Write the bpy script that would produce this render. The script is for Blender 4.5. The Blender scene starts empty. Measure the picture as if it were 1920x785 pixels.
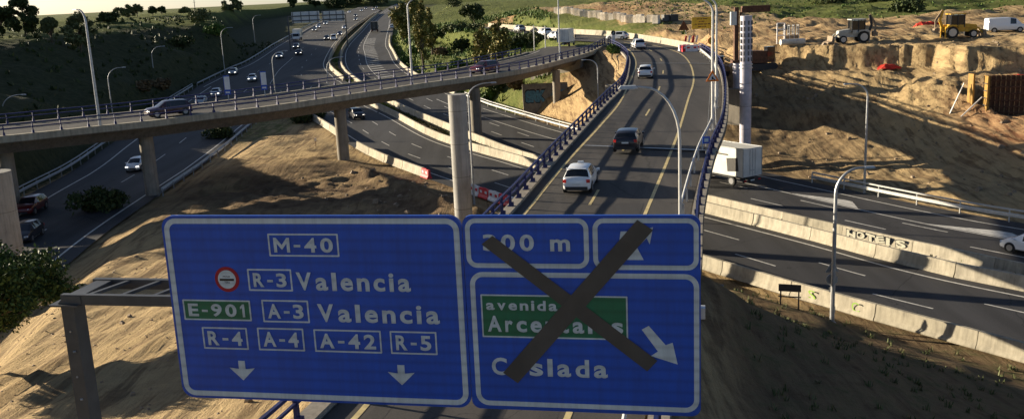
import bpy, math, random
import numpy as np
from mathutils import Vector, Matrix
sc = bpy.context.scene
rad = math.radians
# ------------------------------------------------------------------ camera, world, sun, exposure
FOC = 1790.0; PITCH = rad(12.6); ROLL = rad(2.6); CAMH = 12.0
Fv = np.array([0, math.cos(PITCH), -math.sin(PITCH)])
U0 = np.array([0, math.sin(PITCH), math.cos(PITCH)]); R0 = np.array([1., 0, 0])
Rv = math.cos(ROLL)*R0-math.sin(ROLL)*U0; Uv = math.cos(ROLL)*U0+math.sin(ROLL)*R0
cd = bpy.data.cameras.new('camera'); cam = bpy.data.objects.new('camera', cd); sc.collection.objects.link(cam)
cd.sensor_fit = 'HORIZONTAL'; cd.sensor_width = 36; cd.lens = 36*FOC/1920; cd.clip_start = .5; cd.clip_end = 9000
cam.matrix_world = Matrix(((Rv[0], Uv[0], -Fv[0], 0), (Rv[1], Uv[1], -Fv[1], 0), (Rv[2], Uv[2], -Fv[2], CAMH), (0, 0, 0, 1)))
sc.camera = cam
SUN_AZ = 25.0; SUN_EL = 12.0       # shadows fall to +X, a little towards the camera
w = bpy.data.worlds.new('World'); sc.world = w; w.use_nodes = True
wn = w.node_tree.nodes; bg = wn['Background']; sky = wn.new('ShaderNodeTexSky'); sky.sky_type = 'NISHITA'
sky.sun_disc = False; sky.sun_elevation = rad(SUN_EL); sky.sun_rotation = rad(-(90-SUN_AZ))
sky.air_density = .55; sky.dust_density = .7; sky.ozone_density = 1.2
hs = wn.new('ShaderNodeHueSaturation'); hs.inputs['Saturation'].default_value = .95
w.node_tree.links.new(sky.outputs[0], hs.inputs['Color']); w.node_tree.links.new(hs.outputs[0], bg.inputs[0]); bg.inputs[1].default_value = 0.056
ld = bpy.data.lights.new('sun', 'SUN'); ld.energy = 5.0; ld.angle = rad(.5); ld.color = (1, .86, .64)
sun = bpy.data.objects.new('sun', ld); sc.collection.objects.link(sun)
sd = Vector((math.cos(rad(SUN_AZ))*math.cos(rad(SUN_EL)), -math.sin(rad(SUN_AZ))*math.cos(rad(SUN_EL)), -math.sin(rad(SUN_EL))))
sun.rotation_euler = sd.to_track_quat('-Z', 'Y').to_euler(); sun.location = (-60, 60, 60)
sc.view_settings.view_transform = 'Standard'; sc.view_settings.look = 'None'
sc.view_settings.exposure = 1.27; sc.view_settings.gamma = 1.0
sc.render.engine = 'CYCLES'
try: sc.cycles.max_bounces = 5; sc.cycles.diffuse_bounces = 2
except Exception: pass
C = sc.collection
rng = random.Random(7)
# surveying helpers: a line of sight met with a known height / distance gives a place on the ground
def ray(x, y): return Fv+Rv*((x-960)/FOC)+Uv*((392.5-y)/FOC)
def atY(x, y, Y): d = ray(x, y); return (d[0]/d[1]*Y, Y, CAMH+d[2]/d[1]*Y)
def atz(x, y, z): d = ray(x, y); t = (z-CAMH)/d[2]; return (d[0]*t, d[1]*t, z)
# ------------------------------------------------------------------ materials
MATS = {}
def newmat(name):
    m = bpy.data.materials.new(name); m.use_nodes = True; MATS[name] = m
    nt = m.node_tree; return m, nt, nt.nodes['Principled BSDF']
def nd(nt, t, **k):
    n = nt.nodes.new(t)
    for a, v in k.items(): setattr(n, a, v)
    return n
def ramp(nt, src, stops):
    r = nd(nt, 'ShaderNodeValToRGB'); nt.links.new(src, r.inputs[0]); e = r.color_ramp.elements
    while len(e) < len(stops): e.new(.5)
    for el, (p, c) in zip(e, stops): el.position = p; el.color = (*c, 1)
    return r.outputs[0]
def noise(nt, scale, detail=4, rough=.6, coord='Object', stretch=None, rot=0):
    s = nd(nt, 'ShaderNodeNewGeometry').outputs['Position'] if coord == 'World' else nd(nt, 'ShaderNodeTexCoord').outputs[coord]
    if stretch:
        mp = nd(nt, 'ShaderNodeMapping'); mp.inputs['Scale'].default_value = stretch; mp.inputs['Rotation'].default_value = (0, 0, rot)
        nt.links.new(s, mp.inputs[0]); s = mp.outputs[0]
    n = nd(nt, 'ShaderNodeTexNoise'); n.inputs['Scale'].default_value = scale; n.inputs['Detail'].default_value = detail
    n.inputs['Roughness'].default_value = rough; nt.links.new(s, n.inputs[0]); return n.outputs[0]
def mix(nt, f, a, b, mode='MIX'):
    m = nd(nt, 'ShaderNodeMixRGB', blend_type=mode)
    for i, v in ((0, f), (1, a), (2, b)):
        if isinstance(v, (int, float)): m.inputs[i].default_value = v
        elif isinstance(v, tuple): m.inputs[i].default_value = (*v, 1)
        else: nt.links.new(v, m.inputs[i])
    return m.outputs[0]
def bump(nt, b, h, dist, strength=1):
    n = nd(nt, 'ShaderNodeBump'); n.inputs['Distance'].default_value = dist; n.inputs['Strength'].default_value = strength
    nt.links.new(h, n.inputs['Height']); nt.links.new(n.outputs[0], b.inputs['Normal'])
def mat(name, col, rough=.6, metal=0, var=.25, scale=3, spec=.4, bmp=0, emit=None, coat=0):
    m, nt, b = newmat(name)
    if var:
        n = noise(nt, scale); c = ramp(nt, n, [(.3, tuple(x*(1-var) for x in col)), (.7, tuple(min(1, x*(1+var*.5)) for x in col))])
        nt.links.new(c, b.inputs['Base Color'])
        if bmp: bump(nt, b, n, bmp)
    else: b.inputs['Base Color'].default_value = (*col, 1)
    b.inputs['Roughness'].default_value = rough; b.inputs['Metallic'].default_value = metal
    b.inputs['Specular IOR Level'].default_value = spec
    if coat: b.inputs['Coat Weight'].default_value = coat; b.inputs['Coat Roughness'].default_value = .05
    if emit: b.inputs['Emission Color'].default_value = (*col, 1); b.inputs['Emission Strength'].default_value = emit
    return m
def asphalt(name, c0, c1, rot=0.):
    m, nt, b = newmat(name)
    big = noise(nt, .12, 5, .6); st = noise(nt, .5, 3, .6, stretch=(1, .06, 1), rot=rot); fine = noise(nt, 14, 3, .8)
    c = ramp(nt, big, [(.35, c0), (.65, c1)])
    c = mix(nt, .6, c, ramp(nt, st, [(.35, tuple(x*.5 for x in c0)), (.65, tuple(x*1.4 for x in c1))]))
    c = mix(nt, .35, c, ramp(nt, fine, [(.3, (.015, .015, .016)), (.75, (.11, .1, .095))]))
    v = nd(nt, 'ShaderNodeTexVoronoi', feature='DISTANCE_TO_EDGE'); v.inputs['Scale'].default_value = .11
    tc = nd(nt, 'ShaderNodeTexCoord'); nz = noise(nt, .8, 3); ad = nd(nt, 'ShaderNodeVectorMath'); ad.operation = 'ADD'
    sc_ = nd(nt, 'ShaderNodeVectorMath'); sc_.operation = 'SCALE'; sc_.inputs[3].default_value = 3.0; nt.links.new(nz, sc_.inputs[0])
    nt.links.new(tc.outputs['Object'], ad.inputs[0]); nt.links.new(sc_.outputs[0], ad.inputs[1]); nt.links.new(ad.outputs[0], v.inputs['Vector'])
    cr = ramp(nt, v.outputs['Distance'], [(0, (.25, .25, .25)), (.006, (1, 1, 1))])
    c = mix(nt, .8, c, cr, 'MULTIPLY')
    nt.links.new(c, b.inputs['Base Color']); b.inputs['Roughness'].default_value = .78; b.inputs['Specular IOR Level'].default_value = .3
    bump(nt, b, fine, .006)
    return m
asphalt('asphalt_ramp', (.05, .046, .042), (.078, .07, .062), rad(-13))
asphalt('asphalt_highway', (.032, .034, .038), (.050, .051, .055), rad(33))
asphalt('asphalt_worn', (.040, .038, .036), (.062, .057, .052), rad(-13)); asphalt('asphalt_patch', (.034, .033, .033), (.05, .047, .045), rad(-13))
def concrete(name, c, dark=.55, streak=True, s=1.2):
    m, nt, b = newmat(name)
    n1 = noise(nt, s, 6, .65, 'World'); n2 = noise(nt, 1.1, 5, .7, 'World', stretch=(3, 3, .22)); oi = nd(nt, 'ShaderNodeObjectInfo')
    col = ramp(nt, n1, [(.3, tuple(x*dark for x in c)), (.62, c)])
    if streak: col = mix(nt, .5, col, ramp(nt, n2, [(.35, tuple(x*.45 for x in c)), (.6, c)]))
    col = mix(nt, 1, col, ramp(nt, oi.outputs['Random'], [(0, (.72, .72, .70)), (.5, (.95, .93, .9)), (1, (1, 1, 1))]), 'MULTIPLY')
    nt.links.new(col, b.inputs['Base Color']); b.inputs['Roughness'].default_value = .85; b.inputs['Specular IOR Level'].default_value = .25
    bump(nt, b, n1, .012)
    return m
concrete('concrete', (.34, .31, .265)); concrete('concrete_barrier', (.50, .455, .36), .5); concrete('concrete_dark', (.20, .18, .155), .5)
concrete('concrete_yellow', (.52, .45, .28), .7); concrete('concrete_column', (.38, .37, .345), .6, True, .9)
mat('paint_white', (.62, .6, .55), .6, var=.35, scale=2.5); mat('paint_yellow', (.62, .5, .24), .6, var=.35, scale=2.5)
mat('steel', (.42, .43, .44), .42, .6, var=.25, scale=4); mat('steel_dark', (.11, .11, .115), .55, .3, scale=3)
mat('steel_blue', (.015, .022, .11), .55, .0, var=.4, scale=3); mat('steel_pale', (.58, .58, .56), .4, .3, var=.15)
mat('gantry_grey', (.085, .088, .09), .5, .3, var=.3, scale=2)
def signmat(name, col):
    m, nt, b = newmat(name); tc = nd(nt, 'ShaderNodeTexCoord'); sp = nd(nt, 'ShaderNodeSeparateXYZ'); nt.links.new(tc.outputs['Object'], sp.inputs[0])
    mo = nd(nt, 'ShaderNodeMath', operation='PINGPONG'); mo.inputs[1].default_value = .0875; nt.links.new(sp.outputs[2], mo.inputs[0])
    l = ramp(nt, mo.outputs[0], [(0, (.76, .76, .76)), (.05, (1, 1, 1))])
    n = noise(nt, 1.3, 4); n2 = noise(nt, 2.0, 5, .7, stretch=(4, 1, .35)); c = ramp(nt, n, [(.3, tuple(x*.8 for x in col)), (.7, tuple(x*1.12 for x in col))]); c = mix(nt, .45, c, ramp(nt, n2, [(.35, tuple(x*.6+.01 for x in col)), (.6, col)]))
    nt.links.new(mix(nt, .8, c, l, 'MULTIPLY'), b.inputs['Base Color']); b.inputs['Roughness'].default_value = .42; return m
signmat('sign_blue', (.006, .085, .52)); signmat('sign_green', (.008, .16, .075)); signmat('sign_white', (.60, .68, .70))
mat('sign_red', (.35, .01, .02), .5, var=.1); mat('sign_black', (.02, .02, .02), .5, var=.1)
mat('tape', (.085, .084, .080), .42, .3, var=.22, scale=1.4, bmp=.02)
mat('barrier_red', (.65, .03, .04), .5, var=.2); mat('barrier_white', (.75, .72, .70), .5, var=.15)
mat('orange', (.85, .22, .02), .5, var=.1); mat('sign_yellow', (.62, .42, .03), .5, var=.3)
mat('glass', (.012, .014, .018), .08, 0, var=0, spec=.6); mat('rubber', (.018, .018, .018), .8, var=0); mat('rim', (.35, .35, .36), .35, .8, var=0)
for n, c in dict(car_white=(.78, .79, .8), car_black=(.022, .022, .03), car_red=(.11, .008, .01), car_grey=(.16, .17, .18), car_silver=(.42, .44, .46), car_maroon=(.03, .006, .014), car_blue=(.03, .05, .14)).items():
    mat(n, c, .3, .1, var=0, coat=.6)
mat('lamp_red', (.45, .02, .02), .3, var=0); mat('headlight_off', (.6, .62, .65), .15, var=0); mat('headlight_on', (1, .95, .85), .3, var=0, emit=1.6)
mat('plate', (.7, .7, .68), .5, var=0); mat('plastic_dark', (.03, .03, .032), .6, var=0)
mat('truck_box', (.68, .67, .62), .5, var=.15, scale=1); mat('trim_dark', (.06, .055, .05), .7, var=.3)
mat('machine_yellow', (.62, .36, .03), .45, var=.3, scale=2); mat('machine_pale', (.5, .48, .42), .5, var=.3, scale=2); mat('mud_metal', (.27, .20, .13), .7, var=.4, scale=3)
mat('bark', (.12, .09, .06), .9, var=.5, scale=4); mat('formwork_ochre', (.34, .19, .035), .7, var=.35, scale=3); mat('wood', (.25, .15, .07), .8, var=.4, scale=3); mat('rust', (.12, .055, .03), .8, var=.5, scale=3)
mat('red_cloth', (.6, .04, .02), .8, var=.3, scale=3); mat('block_cream', (.74, .66, .55), .8, var=.4, scale=1.2); mat('block_dark', (.25, .19, .13), .8, var=.4)
mat('graffiti_blue', (.10, .26, .36), .7, var=.5); mat('graffiti_black', (.03, .03, .035), .8, var=.3); mat('graffiti_pale', (.50, .48, .38), .7, var=.2); mat('graffiti_green', (.30, .5, .08), .7, var=.2); mat('graffiti_pink', (.6, .25, .35), .7, var=.2)
mat('column_lilac', (.48, .46, .52), .5, .1, var=.3, scale=1)
def leafmat(name, a, b_, c):
    m, nt, b = newmat(name); g = nd(nt, 'ShaderNodeNewGeometry')
    nt.links.new(ramp(nt, g.outputs['Random Per Island'], [(0, a), (.5, b_), (1, c)]), b.inputs['Base Color'])
    b.inputs['Roughness'].default_value = .65; b.inputs['Specular IOR Level'].default_value = .2
    return m
leafmat('leaf_dark', (.022, .036, .012), (.04, .06, .018), (.075, .09, .03))
leafmat('leaf_pine', (.020, .038, .010), (.045, .075, .016), (.11, .15, .035))
leafmat('leaf_poplar', (.07, .09, .02), (.16, .15, .04), (.28, .22, .07))
leafmat('leaf_olive', (.06, .075, .03), (.10, .12, .045), (.17, .18, .08))
leafmat('leaf_dry', (.09, .06, .03), (.15, .10, .05), (.2, .15, .08))
leafmat('leaf_green', (.05, .10, .02), (.09, .15, .03), (.16, .2, .05))
# terrain material: bare earth, grass cover (attribute), machine tracks with rut shade in their colour
def terrain_mat():
    m, nt, b = newmat('earth')
    at = nd(nt, 'ShaderNodeAttribute'); at.attribute_name = 'cover'; sp = nd(nt, 'ShaderNodeSeparateColor'); nt.links.new(at.outputs['Color'], sp.inputs[0])
    n1 = noise(nt, .09, 6, .6, 'Object'); n2 = noise(nt, .9, 6, .72); n3 = noise(nt, 5, 4, .75)
    d = ramp(nt, n1, [(.3, (.30, .20, .115)), (.55, (.45, .32, .165)), (.75, (.36, .22, .12))])
    d = mix(nt, .55, d, ramp(nt, n2, [(.32, (.12, .075, .045)), (.6, (.52, .38, .20))]))
    red = mix(nt, sp.outputs[1], d, (.36, .15, .075))
    tr = noise(nt, 1.0, 5, .65, stretch=(1.6, .12, 1), rot=rad(6)); tr2 = noise(nt, 1.3, 4, .6, stretch=(1.5, .15, 1), rot=rad(-38))
    dd = mix(nt, .5, red, ramp(nt, tr, [(.40, (.085, .055, .033)), (.52, (.50, .37, .195))]))  # dark streaks: low-sun shade of the ruts mixed into the soil colour
    g0 = ramp(nt, noise(nt, .25, 6, .7), [(.3, (.06, .08, .018)), (.5, (.12, .15, .035)), (.7, (.22, .21, .075))])
    g = mix(nt, .5, g0, ramp(nt, n3, [(.3, (.04, .055, .015)), (.7, (.2, .21, .07))]))
    dk = ramp(nt, n2, [(.3, (.030, .036, .016)), (.7, (.08, .085, .042))])
    g = mix(nt, sp.outputs[2], g, dk)
    ti = nd(nt, 'ShaderNodeMath', operation='SUBTRACT'); ti.inputs[0].default_value = 1; nt.links.new(at.outputs['Alpha'], ti.inputs[1])
    dd = mix(nt, ti.outputs[0], dd, ramp(nt, n2, [(.3, (.07, .045, .028)), (.7, (.22, .15, .09))]))
    th = nd(nt, 'ShaderNodeMath', operation='ADD'); nt.links.new(sp.outputs[0], th.inputs[0]); q = nd(nt, 'ShaderNodeMath', operation='MULTIPLY_ADD')
    nt.links.new(n2, q.inputs[0]); q.inputs[1].default_value = .9; q.inputs[2].default_value = -.45; nt.links.new(q.outputs[0], th.inputs[1])
    f = ramp(nt, th.outputs[0], [(.4, (0, 0, 0)), (.6, (1, 1, 1))])
    nt.links.new(mix(nt, f, dd, g), b.inputs['Base Color']); b.inputs['Roughness'].default_value = .95; b.inputs['Specular IOR Level'].default_value = .1
    n4 = noise(nt, 13, 3, .8); h = mix(nt, .5, mix(nt, .5, n2, n3), tr); h = mix(nt, .3, h, tr2); h = mix(nt, .14, h, n4)
    bump(nt, b, h, .75, 1.0)
terrain_mat()
M = MATS
# ------------------------------------------------------------------ mesh helpers
class MB:
    def __init__(s): s.v = []; s.f = []; s.mi = []; s.cur = 0
    def add(s, vs, fs):
        o = len(s.v); s.v += [tuple(map(float, v)) for v in vs]; s.f += [tuple(o+i for i in f) for f in fs]; s.mi += [s.cur]*len(fs); return s
    def box(s, c, d, rz=0, rx=0, ry=0, taper=1):
        m = Matrix.Rotation(rz, 3, 'Z') @ Matrix.Rotation(ry, 3, 'Y') @ Matrix.Rotation(rx, 3, 'X'); vs = []
        for z in (-1, 1):
            t = taper if z > 0 else 1
            for x, y in ((-1, -1), (1, -1), (1, 1), (-1, 1)): vs.append(Vector(c)+m @ Vector((x*d[0]/2*t, y*d[1]/2*t, z*d[2]/2)))
        return s.add(vs, [(3, 2, 1, 0), (4, 5, 6, 7), (0, 1, 5, 4), (1, 2, 6, 5), (2, 3, 7, 6), (3, 0, 4, 7)])
    def tube(s, pts, r, n=8, cap=True):
        pts = [Vector(p) for p in pts]; rs = r if isinstance(r, (list, tuple)) else [r]*len(pts); rings = []
        for i, p in enumerate(pts):
            t = (pts[min(i+1, len(pts)-1)]-pts[max(i-1, 0)]).normalized(); a = t.orthogonal() if abs(t.z) < .9 else t.cross(Vector((0, 1, 0)))
            if i == 0: u = a.normalized()
            else: u = (u-t*u.dot(t)).normalized()
            v = t.cross(u); rings.append([p+(u*math.cos(2*math.pi*k/n)+v*math.sin(2*math.pi*k/n))*rs[i] for k in range(n)])
        vs = [q for g in rings for q in g]; fs = []
        for i in range(len(pts)-1):
            for k in range(n): fs.append((i*n+k, i*n+(k+1) % n, (i+1)*n+(k+1) % n, (i+1)*n+k))
        if cap: fs += [tuple(range(n))[::-1], tuple((len(pts)-1)*n+k for k in range(n))]
        return s.add(vs, fs)
    def bar(s, a, b, w_, h_):
        a = Vector(a); b = Vector(b); t = (b-a).normalized(); u = t.cross(Vector((0, 0, 1)));
        u = (u if u.length > .01 else Vector((1, 0, 0))).normalized(); v = u.cross(t); vs = []
        for p in (a, b):
            for x, y in ((-1, -1), (1, -1), (1, 1), (-1, 1)): vs.append(p+u*x*w_/2+v*y*h_/2)
        return s.add(vs, [(0, 1, 2, 3), (7, 6, 5, 4), (1, 0, 4, 5), (2, 1, 5, 6), (3, 2, 6, 7), (0, 3, 7, 4)])
    def prism(s, poly, y0, y1):    # polygon in x,z extruded along y
        n = len(poly); vs = [(x, y0, z) for x, z in poly]+[(x, y1, z) for x, z in poly]
        return s.add(vs, [tuple(range(n)), tuple(range(2*n-1, n-1, -1))]+[(i, n+i, n+(i+1) % n, (i+1) % n) for i in range(n)])
    def sweep(s, path, prof, closed=False):   # profile (lateral, up) swept along path of (x,y,z), lateral = right of travel
        P = [Vector(p) for p in path]; k = len(prof); vs = []
        for i, p in enumerate(P):
            t = P[min(i+1, len(P)-1)]-P[max(i-1, 0)]; t.z = 0; t.normalize(); n = Vector((t.y, -t.x, 0))
            vs += [p+n*a+Vector((0, 0, b)) for a, b in prof]
        fs = []
        for i in range(len(P)-1):
            for j in range(k if closed else k-1): fs.append((i*k+j, i*k+(j+1) % k, (i+1)*k+(j+1) % k, (i+1)*k+j))
        if closed: fs += [tuple(range(k))[::-1], tuple((len(P)-1)*k+j for j in range(k))]
        return s.add(vs, fs)
    def mesh(s, name, mats, smooth=False):
        me = bpy.data.meshes.new(name); me.from_pydata(s.v, [], s.f); me.validate()
        for m_ in (mats if isinstance(mats, list) else [mats]): me.materials.append(M[m_] if isinstance(m_, str) else m_)
        if len(me.polygons) == len(s.mi): me.polygons.foreach_set('material_index', s.mi)
        import bmesh
        b = bmesh.new(); b.from_mesh(me); bmesh.ops.recalc_face_normals(b, faces=b.faces); b.to_mesh(me); b.free()
        if smooth:
            me.polygons.foreach_set('use_smooth', [True]*len(me.polygons))
            try: me.set_sharp_from_angle(angle=rad(35))
            except Exception: pass
        return me
    def build(s, name, mats, parent=None, smooth=False, loc=None):
        o = bpy.data.objects.new(name, s.mesh(name, mats, smooth)); C.objects.link(o)
        if parent: o.parent = parent
        if loc: o.location = loc
        return o
def tag(o, label=None, cat=None, group=None, kind=None):
    if label: o['label'] = label
    if cat: o['category'] = cat
    if group: o['group'] = group
    if kind: o['kind'] = kind
    return o
def thing(name, label, cat, loc=(0, 0, 0), rz=0, group=None, rx=0, ry=0):
    o = bpy.data.objects.new(name, None); C.objects.link(o); o.location = loc; o.rotation_euler = (rx, ry, rz); o.empty_display_size = .3
    return tag(o, label, cat, group)
def dup(root, loc=None, rz=None, label=None, swap=None, ry=None, group=None):
    def cp(o, par):
        c = o.copy(); C.objects.link(c); c.parent = par
        if swap:
            for i, sl in enumerate(c.material_slots):
                mn = sl.material.name if sl.material else None
                if mn in swap: sl.link = 'OBJECT'; sl.material = M[swap[mn]]
                elif o.material_slots[i].link == 'OBJECT' and mn: sl.link = 'OBJECT'; sl.material = M[mn]
        for ch in kids.get(o, []): cp(ch, c)
        return c
    kids = {}
    def walk(o):
        kids[o] = list(o.children)
        for ch in kids[o]: walk(ch)
    walk(root); r = cp(root, None)
    if loc is not None: r.location = loc
    if rz is not None: r.rotation_euler = (0, ry or 0, rz)
    if label: r['label'] = label
    if group: r['group'] = group
    return r
def catmull(pts, step=2.0):
    P = [np.array(p, float) for p in pts]; P = [2*P[0]-P[1]]+P+[2*P[-1]-P[-2]]; out = []
    for i in range(1, len(P)-2):
        n = max(1, int(np.linalg.norm(P[i+1]-P[i])/step))
        for k in range(n):
            t = k/n; a, b, c, d = P[i-1:i+3]
            out.append(.5*((2*b)+(-a+c)*t+(2*a-5*b+4*c-d)*t*t+(-a+3*b-3*c+d)*t**3))
    out.append(P[-2]); return np.array(out)
def pairs(L, Rr, step=2.0):
    A = catmull([tuple(l)+tuple(r_) for l, r_ in zip(L, Rr)], step); return A[:, :2], A[:, 2:]
# ------------------------------------------------------------------ road geometry (plan)
def zhw(Y): return float(np.interp(Y, [0, 115, 160, 220, 300, 400, 550, 800, 1500], [-7, -7, -6.1, -3.4, -.3, 2.2, 5, 8.5, 15]))
def zrp(Y): return float(np.interp(Y, [0, 55, 80, 110, 150, 180, 220, 300], [0, 0, .55, 1.4, 2.25, 3, 3.5, 4.5]))
main_L = [(56, -4), (50, 6), (44, 16), (34, 32), (25.4, 45), (17.8, 56), (13, 64), (5.5, 77), (-2, 90), (-10.6, 106), (-19, 123), (-28, 146), (-35, 163), (-43, 181), (-44.5, 205)]
main_R = [(66, 3), (60, 13), (54, 23), (44.5, 37), (35.4, 50), (27.6, 60), (22.5, 69.5), (15.5, 82), (8, 95), (-1, 113), (-10, 130), (-19.5, 157), (-25.5, 172), (-30, 190), (-34.7, 205)]
up_L = [(-66, 205), (-67, 235), (-68, 262), (-77, 350), (-89, 466), (-102, 616), (-125, 900)]
up_R = [(-34.7, 205), (-41.9, 230), (-46.4, 256), (-52.8, 310), (-60.2, 385), (-70, 510), (-80, 640), (-100, 910)]
far_L = [(70, 6), (60, 19), (50, 33), (41.5, 45.5), (32.8, 58.5), (25.5, 70), (15.5, 87.5), (3.3, 109.5), (-4, 127), (-20.4, 169.5), (-30.4, 199.5), (-37.7, 225.5), (-43.4, 257), (-47.9, 293.5), (-55.6, 382), (-68, 520), (-98, 910)]
far_R = [(79, 14), (70, 27), (60, 41), (50.5, 54), (41.5, 67.5), (35, 77.5), (24.5, 99), (12, 123), (4, 141), (-9.5, 176), (-19, 205), (-25.5, 232), (-31, 266), (-35.5, 297), (-44.5, 384), (-58, 522), (-88, 912)]
ex_L = [(-44, 38), (-47, 58), (-50, 80), (-53, 102), (-55, 120), (-58, 138), (-62, 165), (-66, 205)]
ex_R = [(-29, 40), (-33, 60), (-36, 80), (-37.5, 100), (-39.2, 130), (-41, 152), (-43, 181), (-44.5, 205)]
rp_L = [(-13.0, 0), (-10.8, 8), (-8.2, 18), (-5.6, 27.5), (-2.8, 39.2), (0.0, 52.2), (3.3, 66.8), (6.9, 82), (10.4, 96.2), (13.6, 109), (16.7, 128.5), (18.7, 144), (19.2, 156), (18.7, 168), (17.4, 177), (12.8, 186), (9.6, 196), (6.4, 212), (1.9, 230), (-4, 252), (-12, 280)]
rp_R = [(-3, -3), (-1, 6), (1.6, 16), (3.9, 27), (7.15, 39), (9.85, 51.3), (13.6, 66), (17.5, 79.5), (21.3, 95), (24.6, 110), (27.6, 126), (29.3, 140), (30, 150), (29.2, 158), (27.3, 169), (24.6, 181), (21.6, 194.5), (15.5, 208), (10, 221), (4, 238), (-4, 262)]
fl_N = [(-75, 80, 1.1), (-60, 83.5, 1.15), (-47.5, 88.9, 1.2), (-40.3, 93.6, 1.2), (-35.8, 96.4, 1.2), (-31.6, 99.5, 1.3), (-27.1, 103.3, 1.3), (-21.6, 108.8, 1.4), (-15.6, 115.6, 1.5), (-11, 120.6, 1.6), (.9, 132.5, 1.8), (8.7, 147.6, 2.05), (13.5, 158.5, 2.3), (17.4, 172, 2.7)]
fl_W = 10.5
def sub(L, a, b): return L[a:b]
# ------------------------------------------------------------------ terrain
def fbm(x, y, seed=0, oct=4, gain=.5):
    tot = np.zeros_like(x); amp = 1.; fr = 1.; nrm_ = 0
    for o in range(oct):
        X = x*fr+o*17.3; Y = y*fr-o*9.7; xi = np.floor(X).astype(np.int64); yi = np.floor(Y).astype(np.int64); fx = X-xi; fy = Y-yi
        fx = fx*fx*(3-2*fx); fy = fy*fy*(3-2*fy)
        def hsh(a, b):
            n = (a*374761393+b*668265263+(seed+o)*1442695041) & 0xffffffff; n = ((n ^ (n >> 13))*1274126177) & 0xffffffff
            return ((n ^ (n >> 16)) & 0xffff)/65535.
        v = (hsh(xi, yi)*(1-fx)+hsh(xi+1, yi)*fx)*(1-fy)+(hsh(xi, yi+1)*(1-fx)+hsh(xi+1, yi+1)*fx)*fy
        tot += amp*(v*2-1); nrm_ += amp; amp *= gain; fr *= 2
    return tot/nrm_
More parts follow.
